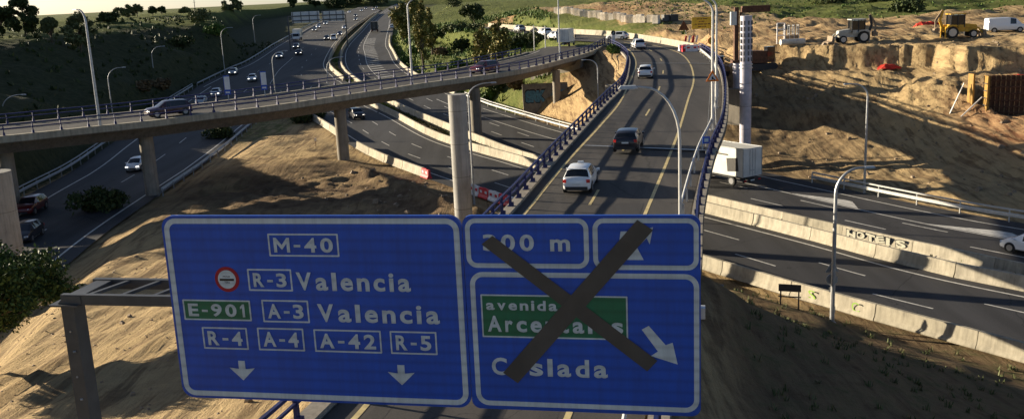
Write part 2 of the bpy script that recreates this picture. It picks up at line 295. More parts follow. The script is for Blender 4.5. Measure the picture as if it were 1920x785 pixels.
ctl = [  # near left earth
 (-12, 0, -1), (-14, 15, -1.2), (-11, 25, -1), (-9, 38, -2.0), (-5, 50, -3.6), (0, 48, -3.4), (-2, 60, -5), (0, 70, -5.2), (-3, 80, -6.2), (-15, 30, -2.2), (-15, 50, -3.6), (-12, 65, -5), (-12, 80, -5.8), (-18, 90, -6.0), (-16, 100, -6.4), (-24, 60, -5), (-24, 40, -3.8), (-25, 80, -5.7), (-26, 110, -6.3), (-32, 95, -6.4), (-33, 125, -6.6), (-24, 130, -6.6), (-34, 70, -5.8), (-32, 45, -5.2), (-30, 25, -4), (-40, 10, -4.5), (-25, 10, -2.5), (-38, 150, -6.4), (-36, 165, -6),
 # right embankment below the ramp
 (3, -5, -.5), (6, 10, -.6), (8, 27, -.9), (9.5, 40, -1.2), (12, 42, -3.0), (8, 47, -3.2), (11, 51, -5.2), (14, 49, -5.6), (14, 56, -6.2), (4, 50, -4.2), (6, 58, -6), (12, 30, -2.3), (16, 40, -5), (18, 46, -6.4), (22, 40, -6.6), (26, 34, -6.8), (18, 25, -4.3), (30, 20, -6.3), (20, 10, -4), (14, 5, -2), (40, 8, -6.5), (17, 52, -6.2),
 # beneath ramp by highway
 (62, 30, -6.9), (60, 48, -6.6), (52, 60, -6.4), (44, 72, -6.2), (37, 82, -6.2), (27, 101, -6.6), (15, 124, -6.6), (7, 142, -6.4),
 # slope right
 (46.5, 80, -6.1), (45, 86, -6), (43.3, 92, -5.9), (40.6, 98, -5.6), (37.6, 105, -5.1), (34, 110.5, -4.6), (30, 114, -4.0), (49.5, 86, -3.9), (47.6, 93, -3.3), (46, 99, -2.9), (43, 104.5, -2.6), (40, 109, -2.4), (36, 114, -2.2), (51, 92, -2.6), (56, 80, -3.6), (62, 70, -4), (70, 60, -4.2), (50, 99, -2.35), (56, 97, -2.2), (60, 88, -2.4), (32, 118, -1.6), (24, 108, -5.4), (22, 117, -4.4), (26, 124, -1.6), (19, 128, -3),
 # foot and head of cut faces
 (36, 124.5, 1.3), (39.5, 121, 1.2), (43, 117.5, 1.3), (47, 115.5, 1.2), (51, 112, -2.2), (49.5, 116.2, 1.0), (52, 106, -1.6), (36.5, 120, .6), (41, 115.5, -.4), (45, 110.8, -1.5), (47.5, 113.4, .9), (49, 111, -2.2), (47, 106, -2.3),
 (33, 127, 1.8), (31, 120, -.2),
 (53, 105, 1.4), (56.5, 103, 1.3), (66, 96, 1.3), (53.5, 107.5, 4), (57, 105.3, 4), (67, 98, 4), (80, 88, 4), (79, 86, 1.3), (90, 75, 4),
 (37, 126.3, 4), (40, 122.5, 4), (44, 119.2, 4), (48, 117.6, 4), (51, 115.6, 4), (33, 132, 3.6), (38, 135, 4), (50, 130, 4), (60, 125, 4), (75, 120, 4.1), (90, 110, 4.2), (120, 100, 4.5),
 # ramp far embankment
 (17, 133, .5), (14, 140, -.8), (16.5, 150, 1.4), (12, 150, -1.5), (9, 138, -5.0), (10, 158, -1), (5, 160, -2.5), (13, 165, 1.5), (1, 150, -5.5), (31, 140, 1.8), (31, 152, 2.2), (30, 130, .6), (34, 140, 3.2), (34, 155, 3.5), (29, 168, 3), (18, 160, 1.9),
 # green area
 (-4, 172, -4.5), (-10, 190, -4), (4, 180, -1), (-4, 200, -2), (-16, 215, -3), (-8, 225, -.5), (2, 205, 2.2), (-2, 225, 3), (-20, 250, -1.5), (-14, 270, 2), (-25, 290, .5), (-22, 320, 2.5), (-32, 350, 2),
 # banks behind
 (25, 190, 3.4), (27, 195, 5.6), (20, 205, 4), (24, 208, 6), (15, 222, 4), (18, 224, 6.2), (9, 240, 4.3), (12, 244, 6.6), (40, 190, 5), (34, 178, 4.2), (50, 170, 4.3), (60, 150, 4.2), (80, 170, 4.6), (100, 150, 4.6), (60, 200, 5), (90, 220, 5.4), (50, 230, 6), (20, 260, 7), (0, 275, 6.5), (10, 320, 7.5), (-20, 330, 4), (40, 300, 7.2), (100, 300, 6), (-10, 400, 8), (40, 400, 8), (150, 400, 7), (150, 200, 5), (200, 100, 5), (150, 0, 3), (200, 300, 6),
 # left hillside
 (-56, 80, -5.5), (-58, 95, -4), (-60, 108, -2.5), (-62, 120, 1), (-66, 116, 4.2), (-72, 118, 5.6), (-85, 115, 5.8), (-62, 132, .5), (-61, 145, -3.5), (-64, 150, -5), (-70, 128, 2.5), (-90, 130, 3), (-74, 150, 0), (-80, 170, 4), (-86, 180, 8.2), (-100, 180, 8.8), (-120, 180, 9.0), (-70, 190, -3), (-78, 205, 3), (-84, 215, 8.0), (-72, 240, 0), (-80, 262, 8.6), (-90, 300, 9.3), (-84, 330, 6), (-100, 200, 9.2), (-140, 220, 9.2), (-100, 280, 9.9), (-150, 320, 9.7), (-105, 380, 10.6), (-130, 420, 10.8), (-95, 420, 8), (-180, 150, 8.2), (-150, 100, 6), (-100, 80, 1), (-75, 60, -3), (-60, 40, -5), (-110, 30, -3), (-200, 400, 9.4), (-250, 200, 8.6),
 (-120, 520, 11.6), (-160, 700, 12.2), (-300, 600, 8.5), (-80, 620, 9), (-60, 560, 9), (0, 600, 10), (100, 600, 10.5), (-130, 900, 12.6), (0, 900, 12.5), (300, 700, 12), (400, 300, 8), (500, 0, 5), (-500, 300, 7), (-400, 0, 4), (0, -150, -2), (-200, -100, -2), (200, -100, -2), (-700, 1200, 8), (0, 1500, 14), (800, 1200, 14), (-100, 2200, 14)]
cp = np.array(ctl, float)
scl = np.array([1, 1.])
D = np.sqrt(((cp[:, None, :2]-cp[None, :, :2])**2).sum(-1)); n_ = len(cp)
A = np.zeros((n_+3, n_+3)); A[:n_, :n_] = -D; A[:n_, n_] = 1; A[:n_, n_+1:] = cp[:, :2]/100; A[n_, :n_] = 1; A[n_+1:, :n_] = (cp[:, :2]/100).T
wts = np.linalg.lstsq(A, np.concatenate([cp[:, 2], [0, 0, 0]]), rcond=None)[0]
def rbf(x, y):
    out = np.zeros(len(x))
    for i in range(0, len(x), 20000):
        X = x[i:i+20000]; Y = y[i:i+20000]; d = np.sqrt((X[:, None]-cp[None, :, 0])**2+(Y[:, None]-cp[None, :, 1])**2)
        out[i:i+20000] = -d @ wts[:n_]+wts[n_]+X/100*wts[n_+1]+Y/100*wts[n_+2]
    return out
def axis(segs):
    out = []
    for a, b, s in segs: out += list(np.arange(a, b, s))
    return np.array(out)
xs = axis([(-3000, -1000, 250), (-1000, -400, 60), (-400, -160, 12), (-160, -90, 3), (-90, -58, 1.0), (-58, 29, .55), (29, 62, .3), (62, 70, .7), (70, 100, 1.2), (100, 200, 4), (200, 500, 20), (500, 3001, 250)])
ys = axis([(-400, -40, 40), (-40, 10, 5), (10, 34, .5), (34, 94, .5), (94, 128, .3), (128, 136, .5), (136, 180, .8), (180, 270, 1.6), (270, 480, 4), (480, 1000, 15), (1000, 4200, 200)])
GX, GY = np.meshgrid(xs, ys); gx = GX.ravel(); gy = GY.ravel()
gz = rbf(gx, gy)
def roaddist(L, Rr, zf, ysel=None):
    A_, B_ = pairs(L, Rr, 2.5); cen = (A_+B_)/2; hw = np.sqrt(((A_-B_)**2).sum(1))/2
    if ysel is not None: k = ysel(cen); cen = cen[k]; hw = hw[k]
    best = np.full(len(gx), 1e9); bz = np.zeros(len(gx))
    sel = np.where((gx > cen[:, 0].min()-40) & (gx < cen[:, 0].max()+40) & (gy > cen[:, 1].min()-40) & (gy < cen[:, 1].max()+40))[0]
    for i in range(0, len(sel), 8000):
        q = sel[i:i+8000]; d = np.sqrt((gx[q, None]-cen[None, :, 0])**2+(gy[q, None]-cen[None, :, 1])**2)-hw[None, :]
        # refine: lateral distance using nearest centre
        j = d.argmin(1); best[q] = d[np.arange(len(q)), j]; bz[q] = np.interp(gy[q], [c for c in range(-50, 1000, 5)], [zf(c) for c in range(-50, 1000, 5)])
    return best, bz
def sm(t): t = np.clip(t, 0, 1); return t*t*(3-2*t)
def blob(cx, cy, rx, ry, s=.35): return 1-sm((np.hypot((gx-cx)/rx, (gy-cy)/ry)-1+s)/(2*s))
amp = np.ones(len(gx))
inhw = np.zeros(len(gx))
def flatten(L, Rr, zf, m0, m1, ysel=None, only=None):
    global gz, amp, inhw
    d, bz = roaddist(L, Rr, zf, ysel); wv = 1-sm((d-m0)/(m1-m0)); off = np.where(gy > 250, .5, .2)
    if only is not None: wv = wv*only(gx, gy)
    gz = gz*(1-wv)+(bz-off)*wv; amp = amp*(1-wv)
    return wv
# noise first on raw land
near = np.exp(-((gx-0)**2+(gy-70)**2)/200**2)
rough = (fbm(gx/9, gy/9, 1, 5)*.55+fbm(gx/2.2, gy/2.2, 5, 3)*.14)*(1-.6*sm((2-gx)/6)*sm((gx+45)/8)*sm((88-gy)/14))
exc = sm((gx-28)/4)*sm((gy-74+(gx-33)*.5)/6)*sm((230-gy)/60)          # excavation
gul = np.abs(fbm(gx/1.5, gy/6, 9, 3))
face = exc*np.exp(-((gz-2.6)/1.6)**2)*sm((128-gy)/3)
rough = rough*(1-exc*.72)+exc*(fbm(gx/1.6, gy/1.6, 77, 4)*.16-gul*.12)-face*gul*.3
# diagonal machine scars on the lower cut
scar = exc*sm((gy-100)/5)*sm((121-gy)/3)*(.22*np.sin((gx*1.0+gy*.35)*3.6+fbm(gx/3, gy/3, 3, 2)*1.5))
mound = sm((gx-20)/10)*sm((gy-128)/8)*sm((420-gy)/50)*(np.maximum(0, fbm(gx/14, gy/9, 21, 4))*1.9+np.maximum(0, fbm(gx/5, gy/4, 22, 3))*.8)*sm((np.hypot(gx-48, (gy-124)*1.0)-4)/14)
hill = sm((-62-gx)/8)*fbm(gx/6, gy/6, 31, 4)*.7
leftd = sm((-2-gx)/6)*sm((gx+40)/8)*sm((110-gy)/10)
tracks = leftd*(-.12*np.abs(np.sin((gx*.97-gy*.12)*1.35+fbm(gx/8, gy/8, 13, 3)*4))**3+fbm((gx*.98-gy*.1)/.9, (gx*.1+gy*.98)/7, 15, 3)*.2+fbm(gx/.8, gy/2.2, 17, 3)*.1+blob(-19, 96, 17, 17, .45)*fbm(gx/1.3, gy/1.3, 16, 3)*.34)
# the cut: upper face, berm, scarred slope, and the pit at the right
Tn = np.array([(26, 137), (31, 130.5), (36.3, 126), (40, 122.3), (44, 119.0), (48, 117.2), (51.3, 115.2), (52.3, 109), (56.8, 105), (67, 97.5), (80, 88), (100, 72)], float)
sdm = np.full(len(gx), 99.); sel = np.where((gx > 20) & (gx < 110) & (gy > 60) & (gy < 150))[0]
bd = np.full(len(sel), 1e9); sg2 = np.ones(len(sel))
for a, b in zip(Tn[:-1], Tn[1:]):
    ab = b-a; px2 = gx[sel]-a[0]; py2 = gy[sel]-a[1]; t = np.clip((px2*ab[0]+py2*ab[1])/(ab@ab), 0, 1); dd_ = np.hypot(px2-t*ab[0], py2-t*ab[1]); sgn = np.where(ab[0]*py2-ab[1]*px2 > 0, 1., -1.); k = dd_ < bd; bd[k] = dd_[k]; sg2[k] = sgn[k]
sdm[sel] = bd*sg2
flute = (.35+1.5*np.abs(fbm(gx/6, gy/6, 99, 2)))*np.abs(fbm((gx*.9-gy*.3)/.85, gy/30, 91, 3))+.45*fbm(gx/4.5, gy/4.5, 92, 3)
S_ = sdm+flute*1.1
pf_L = np.interp(S_, [-13, -10.5, -3.6, -.45, .45, 6], [-2.35, -2.35, 1.1, 1.45, 4.05, 4.1]); pf_R = np.interp(S_, [-13, -5.6, -4.6, -2.2, -.5, .6, 6], [-2.35, -2.3, .3, 1.0, 1.5, 4.05, 4.1])
isR = sm((gx+.25*(gy-110)-47.3+.5*fbm(gx/2, gy/2, 93, 3))/.6); prf = pf_L*(1-isR)+pf_R*isR
wc = sm((gx-30.5)/3)*sm((S_+13)/2.5)*sm((8-S_)/3)*(gx < 105)
gz = gz*(1-wc)+prf*wc
ons = wc*(1-isR)*sm((S_+10.5)/1.2)*sm((-3.2-S_)/1)
scar = ons*(.27*np.sin((gx*.75+gy*.66)*5.2+fbm(gx/3, gy/3, 3, 2)*2.2))
raw = rough*(1-.35*wc)+exc*(fbm(gx/.95, gy/.95, 95, 3)*.17+np.maximum(0, fbm(gx/2.6, gy/2.6, 96, 3)-.15)*.45)*sm((140-gy)/8)+scar+mound*(1-wc)+hill+tracks
gz0 = gz.copy()
gz = gz+raw*np.where(gy < 480, 1, .3)
# windrow of spoil beside the highway
wr = catmull([(-16.5, 105), (-12, 96), (-8.5, 89), (-5.5, 82), (-3, 78)], 1)
dw = np.full(len(gx), 99.); sel = np.where((gx > -25) & (gx < 5) & (gy > 70) & (gy < 112))[0]
dw[sel] = np.sqrt((gx[sel, None]-wr[None, :, 0])**2+(gy[sel, None]-wr[None, :, 1])**2).min(1)
flatten(rp_L, rp_R, zrp, .7, 3.2, lambda c: c[:, 1] < 40)
flatten(rp_L, rp_R, zrp, .7, 3.0, lambda c: c[:, 1] > 134)
flatten(ex_L, ex_R, zhw, .8, 5)
flatten(main_L, main_R, zhw, 1.0, 4.5)
flatten(up_L, up_R, zhw, 1.5, 8)
flatten(far_L, far_R, zhw, 2.0, 4.5)
gz += np.exp(-(dw/1.3)**2)*(.75+.45*fbm(gx/1.5, gy/1.5, 41, 3))
# earth cover: R = grass, G = red earth, B = dark growth with slope shade painted in
grass = np.zeros(len(gx))
grass = np.maximum(grass, sm((-52-gx-(gy-100)*.05)/4)); grass = np.maximum(grass, 1.15*blob(-8, 212, 30, 62)); grass = np.maximum(grass, sm((gy-260)/60)*(gx < 5))
grass = np.maximum(grass, blob(-35, 330, 25, 90)); grass = np.maximum(grass, .62*blob(20, 200, 16, 20)); grass = np.maximum(grass, sm((gy-178-np.abs(gx-60)*.02)/12)*sm((gx-52)/6))
grass = np.maximum(grass, sm((gy-330)/50)*.9); grass = np.maximum(grass, .95*blob(5, 260, 22, 18)*(gz > 4)); grass = np.maximum(grass, .5*blob(-38, 150, 5, 18))
grass = np.maximum(grass, .42*sm((gx-5.5-(gy-27)*.13)/2)*sm((60-gy)/6)*(gx < 60)); grass *= 1-.2*blob(-66, 118, 14, 16); grass = np.where((gx > 24) & (gy > 200) & (gy < 330) & (gx < 50), grass*.45, grass)
redm = sm((gx-44)/5)*blob(58, 95, 16, 9)*.9+blob(12, 262, 30, 40)*.6+blob(40, 160, 40, 30)*.25
till_shade = np.clip(blob(-19, 96, 17, 17, .45)*(.55+.7*fbm(gx/5, gy/3, 61, 4)+.25)+blob(30, 108, 10, 16)*.5+blob(-7, 77, 6, 8)*.6+.75*sm((gx-5.5-(gy-27)*.13)/2)*sm((58-gy)/6)*(gx < 60), 0, 1)  # moist tilled soil, plus embankment shade put into the earth colour
scrub_shade = sm((-50-gx)/5)*(1-sm((gz-7.2)/1.4))+.8*sm((gx-5.5-(gy-27)*.13)/2)*sm((60-gy)/6)*(gx < 60)  # darker below the lit rim and on the embankment: shade put into colour
med = (np.abs(gx+38-(0)) < 30) & (gy > 150)
grass = np.where((amp < .5) & (gy > 175), np.maximum(grass, .5), grass)
ny, nx = GX.shape
vs = np.stack([gx, gy, gz], 1); idx = np.arange(ny*nx).reshape(ny, nx)
fs = np.stack([idx[:-1, :-1].ravel(), idx[:-1, 1:].ravel(), idx[1:, 1:].ravel(), idx[1:, :-1].ravel()], 1)
me = bpy.data.meshes.new('ground'); me.vertices.add(len(vs)); me.vertices.foreach_set('co', vs.ravel()); me.loops.add(fs.size); me.loops.foreach_set('vertex_index', fs.ravel().astype(np.int32))
me.polygons.add(len(fs)); me.polygons.foreach_set('loop_start', (np.arange(len(fs))*4).astype(np.int32)); me.polygons.foreach_set('loop_total', np.full(len(fs), 4, np.int32))
me.update(calc_edges=True); me.polygons.foreach_set('use_smooth', [True]*len(fs))
ca = me.color_attributes.new('cover', 'FLOAT_COLOR', 'POINT'); ca.data.foreach_set('color', np.stack([grass, redm, np.clip(scrub_shade, 0, 1), 1-till_shade], 1).ravel())
me.materials.append(M['earth']); go = bpy.data.objects.new('ground', me); C.objects.link(go); tag(go, kind='structure')
def gh(x, y):
    i = int(np.clip(np.searchsorted(xs, x)-1, 0, nx-2)); j = int(np.clip(np.searchsorted(ys, y)-1, 0, ny-2)); u = (x-xs[i])/(xs[i+1]-xs[i]); v = (y-ys[j])/(ys[j+1]-ys[j]); Z = gz.reshape(ny, nx)
    return float((Z[j, i]*(1-u)+Z[j, i+1]*u)*(1-v)+(Z[j+1, i]*(1-u)+Z[j+1, i+1]*u)*v)
def ground_at(px, py, Yg):
    d = ray(px, py); prev = None
    for Y in np.arange(40, 1300, 1.0):
        if CAMH+d[2]/d[1]*Y <= gh(d[0]/d[1]*Y, Y): 
            if .6 < Y/Yg < 1.7: return d[0]/d[1]*Y, Y, gh(d[0]/d[1]*Y, Y)
            break
    x = d[0]/d[1]*Yg; return x, Yg, gh(x, Yg)
# ------------------------------------------------------------------ roads
def strip(name, L, Rr, zf, material, dz=0, extend=.35, kind='structure', parent=None, thick=0):
    A_, B_ = pairs(L, Rr, 2.0); m = MB(); vs = []; k = 6
    for a, b in zip(A_, B_):
        dv = (b-a)/np.linalg.norm(b-a); a2 = a-dv*extend; b2 = b+dv*extend
        for j in range(k+1): p = a2+(b2-a2)*j/k; vs.append((p[0], p[1], zf(p[1])+dz))
    fs = [(i*(k+1)+j, i*(k+1)+j+1, (i+1)*(k+1)+j+1, (i+1)*(k+1)+j) for i in range(len(A_)-1) for j in range(k)]
    o = m.add(vs, fs).build(name, material, parent)
    if kind: tag(o, kind=kind)
    return o
strip('highway_towards_camera', main_L, main_R, zhw, 'asphalt_highway', 0)
strip('highway_upper', up_L, up_R, zhw, 'asphalt_highway', -.012)
strip('highway_away', far_L, far_R, zhw, 'asphalt_highway', 0, 1.0)
strip('exit_road', ex_L, ex_R, zhw, 'asphalt_highway', -.008, 0)
def offs(L, Rr, t): A_, B_ = pairs(L, Rr, 2.0); return A_*(1-t)+B_*t
def latoff(path, d):
    P = np.array(path, float); T = np.gradient(P, axis=0); T /= np.linalg.norm(T, axis=1)[:, None]; return P+np.stack([T[:, 1], -T[:, 0]], 1)*d
def cutlen(P, step):
    s = np.concatenate([[0], np.cumsum(np.linalg.norm(np.diff(P, axis=0), axis=1))]); n = max(1, int(s[-1]/step)); u = np.linspace(0, s[-1], n+1)
    return np.stack([np.interp(u, s, P[:, 0]), np.interp(u, s, P[:, 1])], 1), u
def mark(m, P, w_, zf, dz, dash=None, y0=-1e9, y1=1e9, phase=0):
    P, u = cutlen(np.array(P, float), .5); T = np.gradient(P, axis=0); T /= np.linalg.norm(T, axis=1)[:, None]; N = np.stack([T[:, 1], -T[:, 0]], 1)*w_/2; n = len(P)
    for i in range(n-1):
        if not (y0 <= P[i, 1] <= y1): continue
        if dash and ((u[i]+phase) % dash[1]) > dash[0]: continue
        q = [P[i]-N[i], P[i]+N[i], P[i+1]+N[i+1], P[i+1]-N[i+1]]; m.add([(a[0], a[1], zf(a[1])+dz) for a in q], [(0, 1, 2, 3)])
mk = MB(); A_, B_ = pairs(main_L, main_R)
mark(mk, latoff(A_, 1.3), .18, zhw, .008, y1=176); mark(mk, latoff(B_, -1.0), .18, zhw, .008)
for t in (.37, .64): mark(mk, offs(main_L, main_R, t), .14, zhw, .008, (4, 12), phase=t*20)
A_, B_ = pairs(up_L, up_R); mark(mk, latoff(A_, 1.5), .2, zhw, .01); mark(mk, latoff(B_, -1.2), .2, zhw, .01)
for t in (.3, .5, .72): mark(mk, offs(up_L, up_R, t), .11, zhw, .01, (3, 17), phase=t*30)
mark(mk, offs(up_L, up_R, .5), .13, zhw, .01, y1=262)
tag(mk.build('highway_lane_markings', 'paint_white'), kind='structure')
mk = MB(); A_, B_ = pairs(far_L, far_R); mark(mk, latoff(A_, 1.0), .18, zhw, .008); 
mark(mk, latoff(B_, -4.3), .18, zhw, .008, y1=172); 
mark(mk, latoff(B_, -7.4), .18, zhw, .008, y0=180); mark(mk, latoff(B_, -.9), .18, zhw, .008)
for t in (.33,): mark(mk, offs(far_L, far_R, t), .15, zhw, .008, (4, 11))
mark(mk, offs(far_L, far_R, .55), .15, zhw, .008, (4, 11), y1=175, phase=4)
# hatched gores
P = latoff(B_, -7.2); P2 = latoff(B_, -4.2)
k = 0
for i in range(len(P)):
    if 182 < P[i][1] < 320 and i % 3 == 0:
        a = P[i]; b = P2[min(i+1, len(P)-1)]; t = (b-a)/np.linalg.norm(b-a); n2 = np.array([-t[1], t[0]])*.38
        q = [a-n2, a+n2, b+n2, b-n2]; mk.add([(c[0], c[1], zhw(c[1])+.012) for c in q], [(0, 1, 2, 3)])
for base, (l0, l1) in (((37.5, 66), (0, 1)), ((29.5, 80.0), (0, 1)), ((14, 108), (0, 1)), ((9.5, 118), (0, 1))):   # solid wedges by the right shoulder
    i = int(np.argmin(np.hypot(B_[:, 0]-base[0], B_[:, 1]-base[1]))); T = (B_[i+1]-B_[i]); T /= np.linalg.norm(T); N = np.array([T[1], -T[0]])
    a = B_[i]-N*4.1; tri = [a, a+T*8-N*.0, a+T*3.2+N*1.6, a+T*2.2+N*1.6]; mk.add([(c[0], c[1], zhw(c[1])+.012) for c in tri], [(0, 1, 2, 3)])
tag(mk.build('highway_away_markings', 'paint_white'), kind='structure')
mk = MB(); A_, B_ = pairs(ex_L, ex_R); mark(mk, latoff(A_, 3.0), .2, zhw, .008); mark(mk, latoff(B_, -1.5), .2, zhw, .008, y1=172); mark(mk, offs(ex_L, ex_R, .56), .15, zhw, .008, (5, 14))
tag(mk.build('exit_road_markings', 'paint_white'), kind='structure')
# shoulder of sandy gravel right of the highway
# ------------------------------------------------------------------ ramp viaduct
ramp_t = thing('ramp_viaduct', 'wide curving two lane ramp bridge with yellow edge lines carrying the white taxi', 'bridge')
strip('ramp_asphalt', rp_L, rp_R, zrp, 'asphalt_ramp', 0, 0, None, ramp_t)
A_, B_ = pairs(rp_L, rp_R)
mk = MB()
rl = catmull([(-11.5, 2), (-9.3, 11), (-7.0, 19), (-4.9, 26.5), (-2.1, 39), (.6, 52), (3.9, 66.5), (8.1, 83), (11.4, 96.5), (15, 115.5), (18, 133), (19.6, 147), (20.3, 158), (19.6, 171), (17.4, 182)], 2)
rr = catmull([(-5.4, 0), (-3.4, 8), (-1.2, 16), (1.4, 26), (4.5, 39), (7.4, 51.5), (10.8, 65), (14, 78), (18.2, 96), (22, 112.5), (25.2, 131.5), (26.8, 147), (26.4, 158), (24.5, 170), (21.5, 183), (16, 197), (10, 210), (3.6, 228), (-5, 250)], 2)
mark(mk, rl, .2, zrp, .008); mark(mk, rr, .2, zrp, .008)
mk.build('edge_line', 'paint_yellow', ramp_t)
mk = MB(); cl = catmull([(-8.4, 1), (-6.2, 10), (-4, 18), (-1.75, 26.2), (1.2, 39), (4.0, 51.8), (7.35, 66), (11.0, 80.5), (14.8, 96.2), (18.5, 114), (21.6, 132), (23.2, 147), (23.4, 158), (22.2, 171), (19.6, 182), (13, 196), (7.5, 210), (1, 228)], 2)
mark(mk, cl, .17, zrp, .008, (4, 17), phase=13.5); mk.build('lane_dash', 'paint_yellow', ramp_t)
wk = MB()
for d_ in (-2.55, -.95, .95, 2.55):
    mark(wk, latoff(cl, d_), .55, zrp, .003)
wk.build('tyre_track', 'asphalt_worn', ramp_t)
wk = MB(); 
for (u0, u1, d_, w_) in ((46, 54, 1.9, 2.4), (84, 97, -1.8, 1.6), (61, 66, 4.6, 1.5), (112, 122, 1.5, 2.0)):
    wk = MB(); mark(wk, latoff(cl, d_), w_, zrp, .0055, y0=u0, y1=u1); wk.build('repair_patch', 'asphalt_patch', ramp_t)
# expansion joints
for yj in (73.5, 135):
    i = int(np.argmin(abs(A_[:, 1]-yj))); a, b = A_[i], B_[i]; m = MB()
    m.bar((a[0]-1.2, a[1]+2, zrp(a[1])+.012), (b[0], b[1]-3.0, zrp(b[1])+.012), .28, .02); m.build('expansion_joint', 'steel', ramp_t)
    m = MB(); m.bar((a[0]-1.2, a[1]+1.6, zrp(a[1])+.011), (b[0], b[1]-3.4, zrp(b[1])+.011), .35, .01); m.build('expansion_joint', 'rubber', ramp_t)
# deck slab and beams (bridge section)
def deckbody(A_, B_, zf, y0, y1, parent, name='deck', over=.75, th=.55, beam=1.35, material='concrete_dark'):
    k = [i for i in range(len(A_)) if y0 <= (A_[i][1]+B_[i][1])/2 <= y1]; vs = []; 
    for i in k:
        a, b = A_[i], B_[i]; d = (b-a)/np.linalg.norm(b-a); W = np.linalg.norm(b-a)
        for t, z in ((-over, -.02), (-over, -.3), (2.0, -.42), (2.8, -beam), (W-2.8, -beam), (W-2.0, -.42), (W+over, -.3), (W+over, -.02)):
            p = a+d*t; vs.append((p[0], p[1], zf(p[1] if abs(t) < 1e9 else 0)+z))
    n = 8; m = MB(); fs = [(i*n+j, i*n+(j+1) % n, (i+1)*n+(j+1) % n, (i+1)*n+j) for i in range(len(k)-1) for j in range(n)]
    fs += [tuple(range(n)), tuple((len(k)-1)*n+j for j in range(n))]
    return m.add(vs, fs).build(name, material, parent)
deckbody(A_, B_, zrp, 38, 142, ramp_t)
def path3(P, zf, dz=0): return [(p[0], p[1], zf(p[1])+dz) for p in P]
def sel(P, y0, y1): return np.array([p for p in P if y0 <= p[1] <= y1])
kerb = [(-.72, -.25), (-.72, .16), (-.1, .16), (-.1, -.25)]
def kerbs(P, zf, parent, side, name='kerb', material='concrete'):
    MB().sweep(path3(P, zf), [(a*side, b) for a, b in kerb], True).build(name, material, parent)
LA = sel(A_, -2, 170); RB = sel(B_, -2, 152)
# lateral "right of travel": left edge outside is negative -> side=1 puts kerb outside left
kerbs(LA, zrp, ramp_t, 1); kerbs(RB, zrp, ramp_t, -1)
def railing(P, zf, parent, side, spacing=2.4, inner_rail=False, name='railing', posts_name='post', h=1.0, dash_lit=False, lat=.45, material='steel_blue', maxposts=99):
    m = MB(); Q = latoff(P, -lat*side); base = .16
    for z, r_ in ((h, .055), (h*.62, .045)): m.sweep(path3(Q, zf, base+z), [(-r_, -r_), (-r_, r_), (r_, r_), (r_, -r_)], True)
    ro = m.build(name, material, parent)
    S, u = cutlen(Q, spacing); pm = None
    for i, p in enumerate(S[:maxposts]):
        t = S[min(i+1, len(S)-1)]-S[max(i-1, 0)]; a = math.atan2(t[1], t[0])
        if pm is None:
            q = MB(); q.box((0, 0, h/2), (.09, .16, h)); q.box((0, -.09*side, .12), (.14, .22, .24)); q.box((0, 0, .02), (.3, .3, .04)); pm = q.mesh('post', material)
        o = bpy.data.objects.new(posts_name, pm); C.objects.link(o); o.parent = ro; o.location = (p[0], p[1], zf(p[1])+base); o.rotation_euler = (0, 0, a)
    return ro
railing(LA, zrp, ramp_t, 1, 2.2); railing(RB, zrp, ramp_t, -1, 2.2)
def wbeam(P, zf, parent, name='guardrail', side=1, spacing=4, base=0, material='steel', h=.62, two=False, posts=True, maxposts=90):
    prof = [(-.02, -.155), (.04, -.10), (.04, -.07), (-.02, -.02), (-.02, .02), (.04, .07), (.04, .10), (-.02, .155), (-.035, .155), (.025, .085), (-.035, 0), (.025, -.085), (-.035, -.155)]
    prof = [(a*side, b) for a, b in prof]
    ro = MB().sweep(path3(P, zf, base+h), prof, True).build('rail', material, parent)
    if two: MB().sweep(path3(latoff(P, -.1*side), zf, base+h+.42), [(a, b*.5) for a, b in prof], True).build('rail', material, parent)
    if posts:
        S, u = cutlen(latoff(P, -.12*side), spacing); q = MB(); q.box((0, 0, .1), (.06, .12, h*2-.1 if not two else h*2+.5)); pm = q.mesh('post', material)
        for i, p in enumerate(S[:maxposts]):
            o = bpy.data.objects.new('post', pm); C.objects.link(o); o.parent = parent; o.location = (p[0], p[1], zf(p[1])+base)
            t = S[min(i+1, len(S)-1)]-S[max(i-1, 0)]; o.rotation_euler = (0, 0, math.atan2(t[1], t[0]))
# pale inner rail on the right of the ramp
g = thing('ramp_guardrail', 'long bright pale metal guardrail just inside the right hand blue railing of the ramp', 'guardrail')
wbeam(latoff(sel(B_, 10, 146), -.45*-1*-1), zrp, g, side=-1, material='steel_pale', h=.72, spacing=4)
# piers of the ramp
for (x, y) in ((4.6, 72), (11.4, 69), (8.5, 88), (17.2, 92), (16, 106), (22, 103)):
    MB().tube([(x, y, -7.2), (x, y, zrp(y)-1.2)], .6, 16).build('pier', 'concrete', ramp_t, True)
m = MB(); m.sweep([(-4.6, 44, 0), (9.4, 41.2, 0)], [(-.5, -7.2), (-.5, -1.25), (.5, -1.25), (.5, -7.2)], True); m.build('abutment', 'concrete', ramp_t)
m = MB(); m.sweep([(13.2, 126.0, 0), (28.5, 112.5, 0)], [(-.4, -7.2), (-.4, .05), (.4, .05), (.4, -7.2)], True); m.build('abutment', 'concrete', ramp_t)
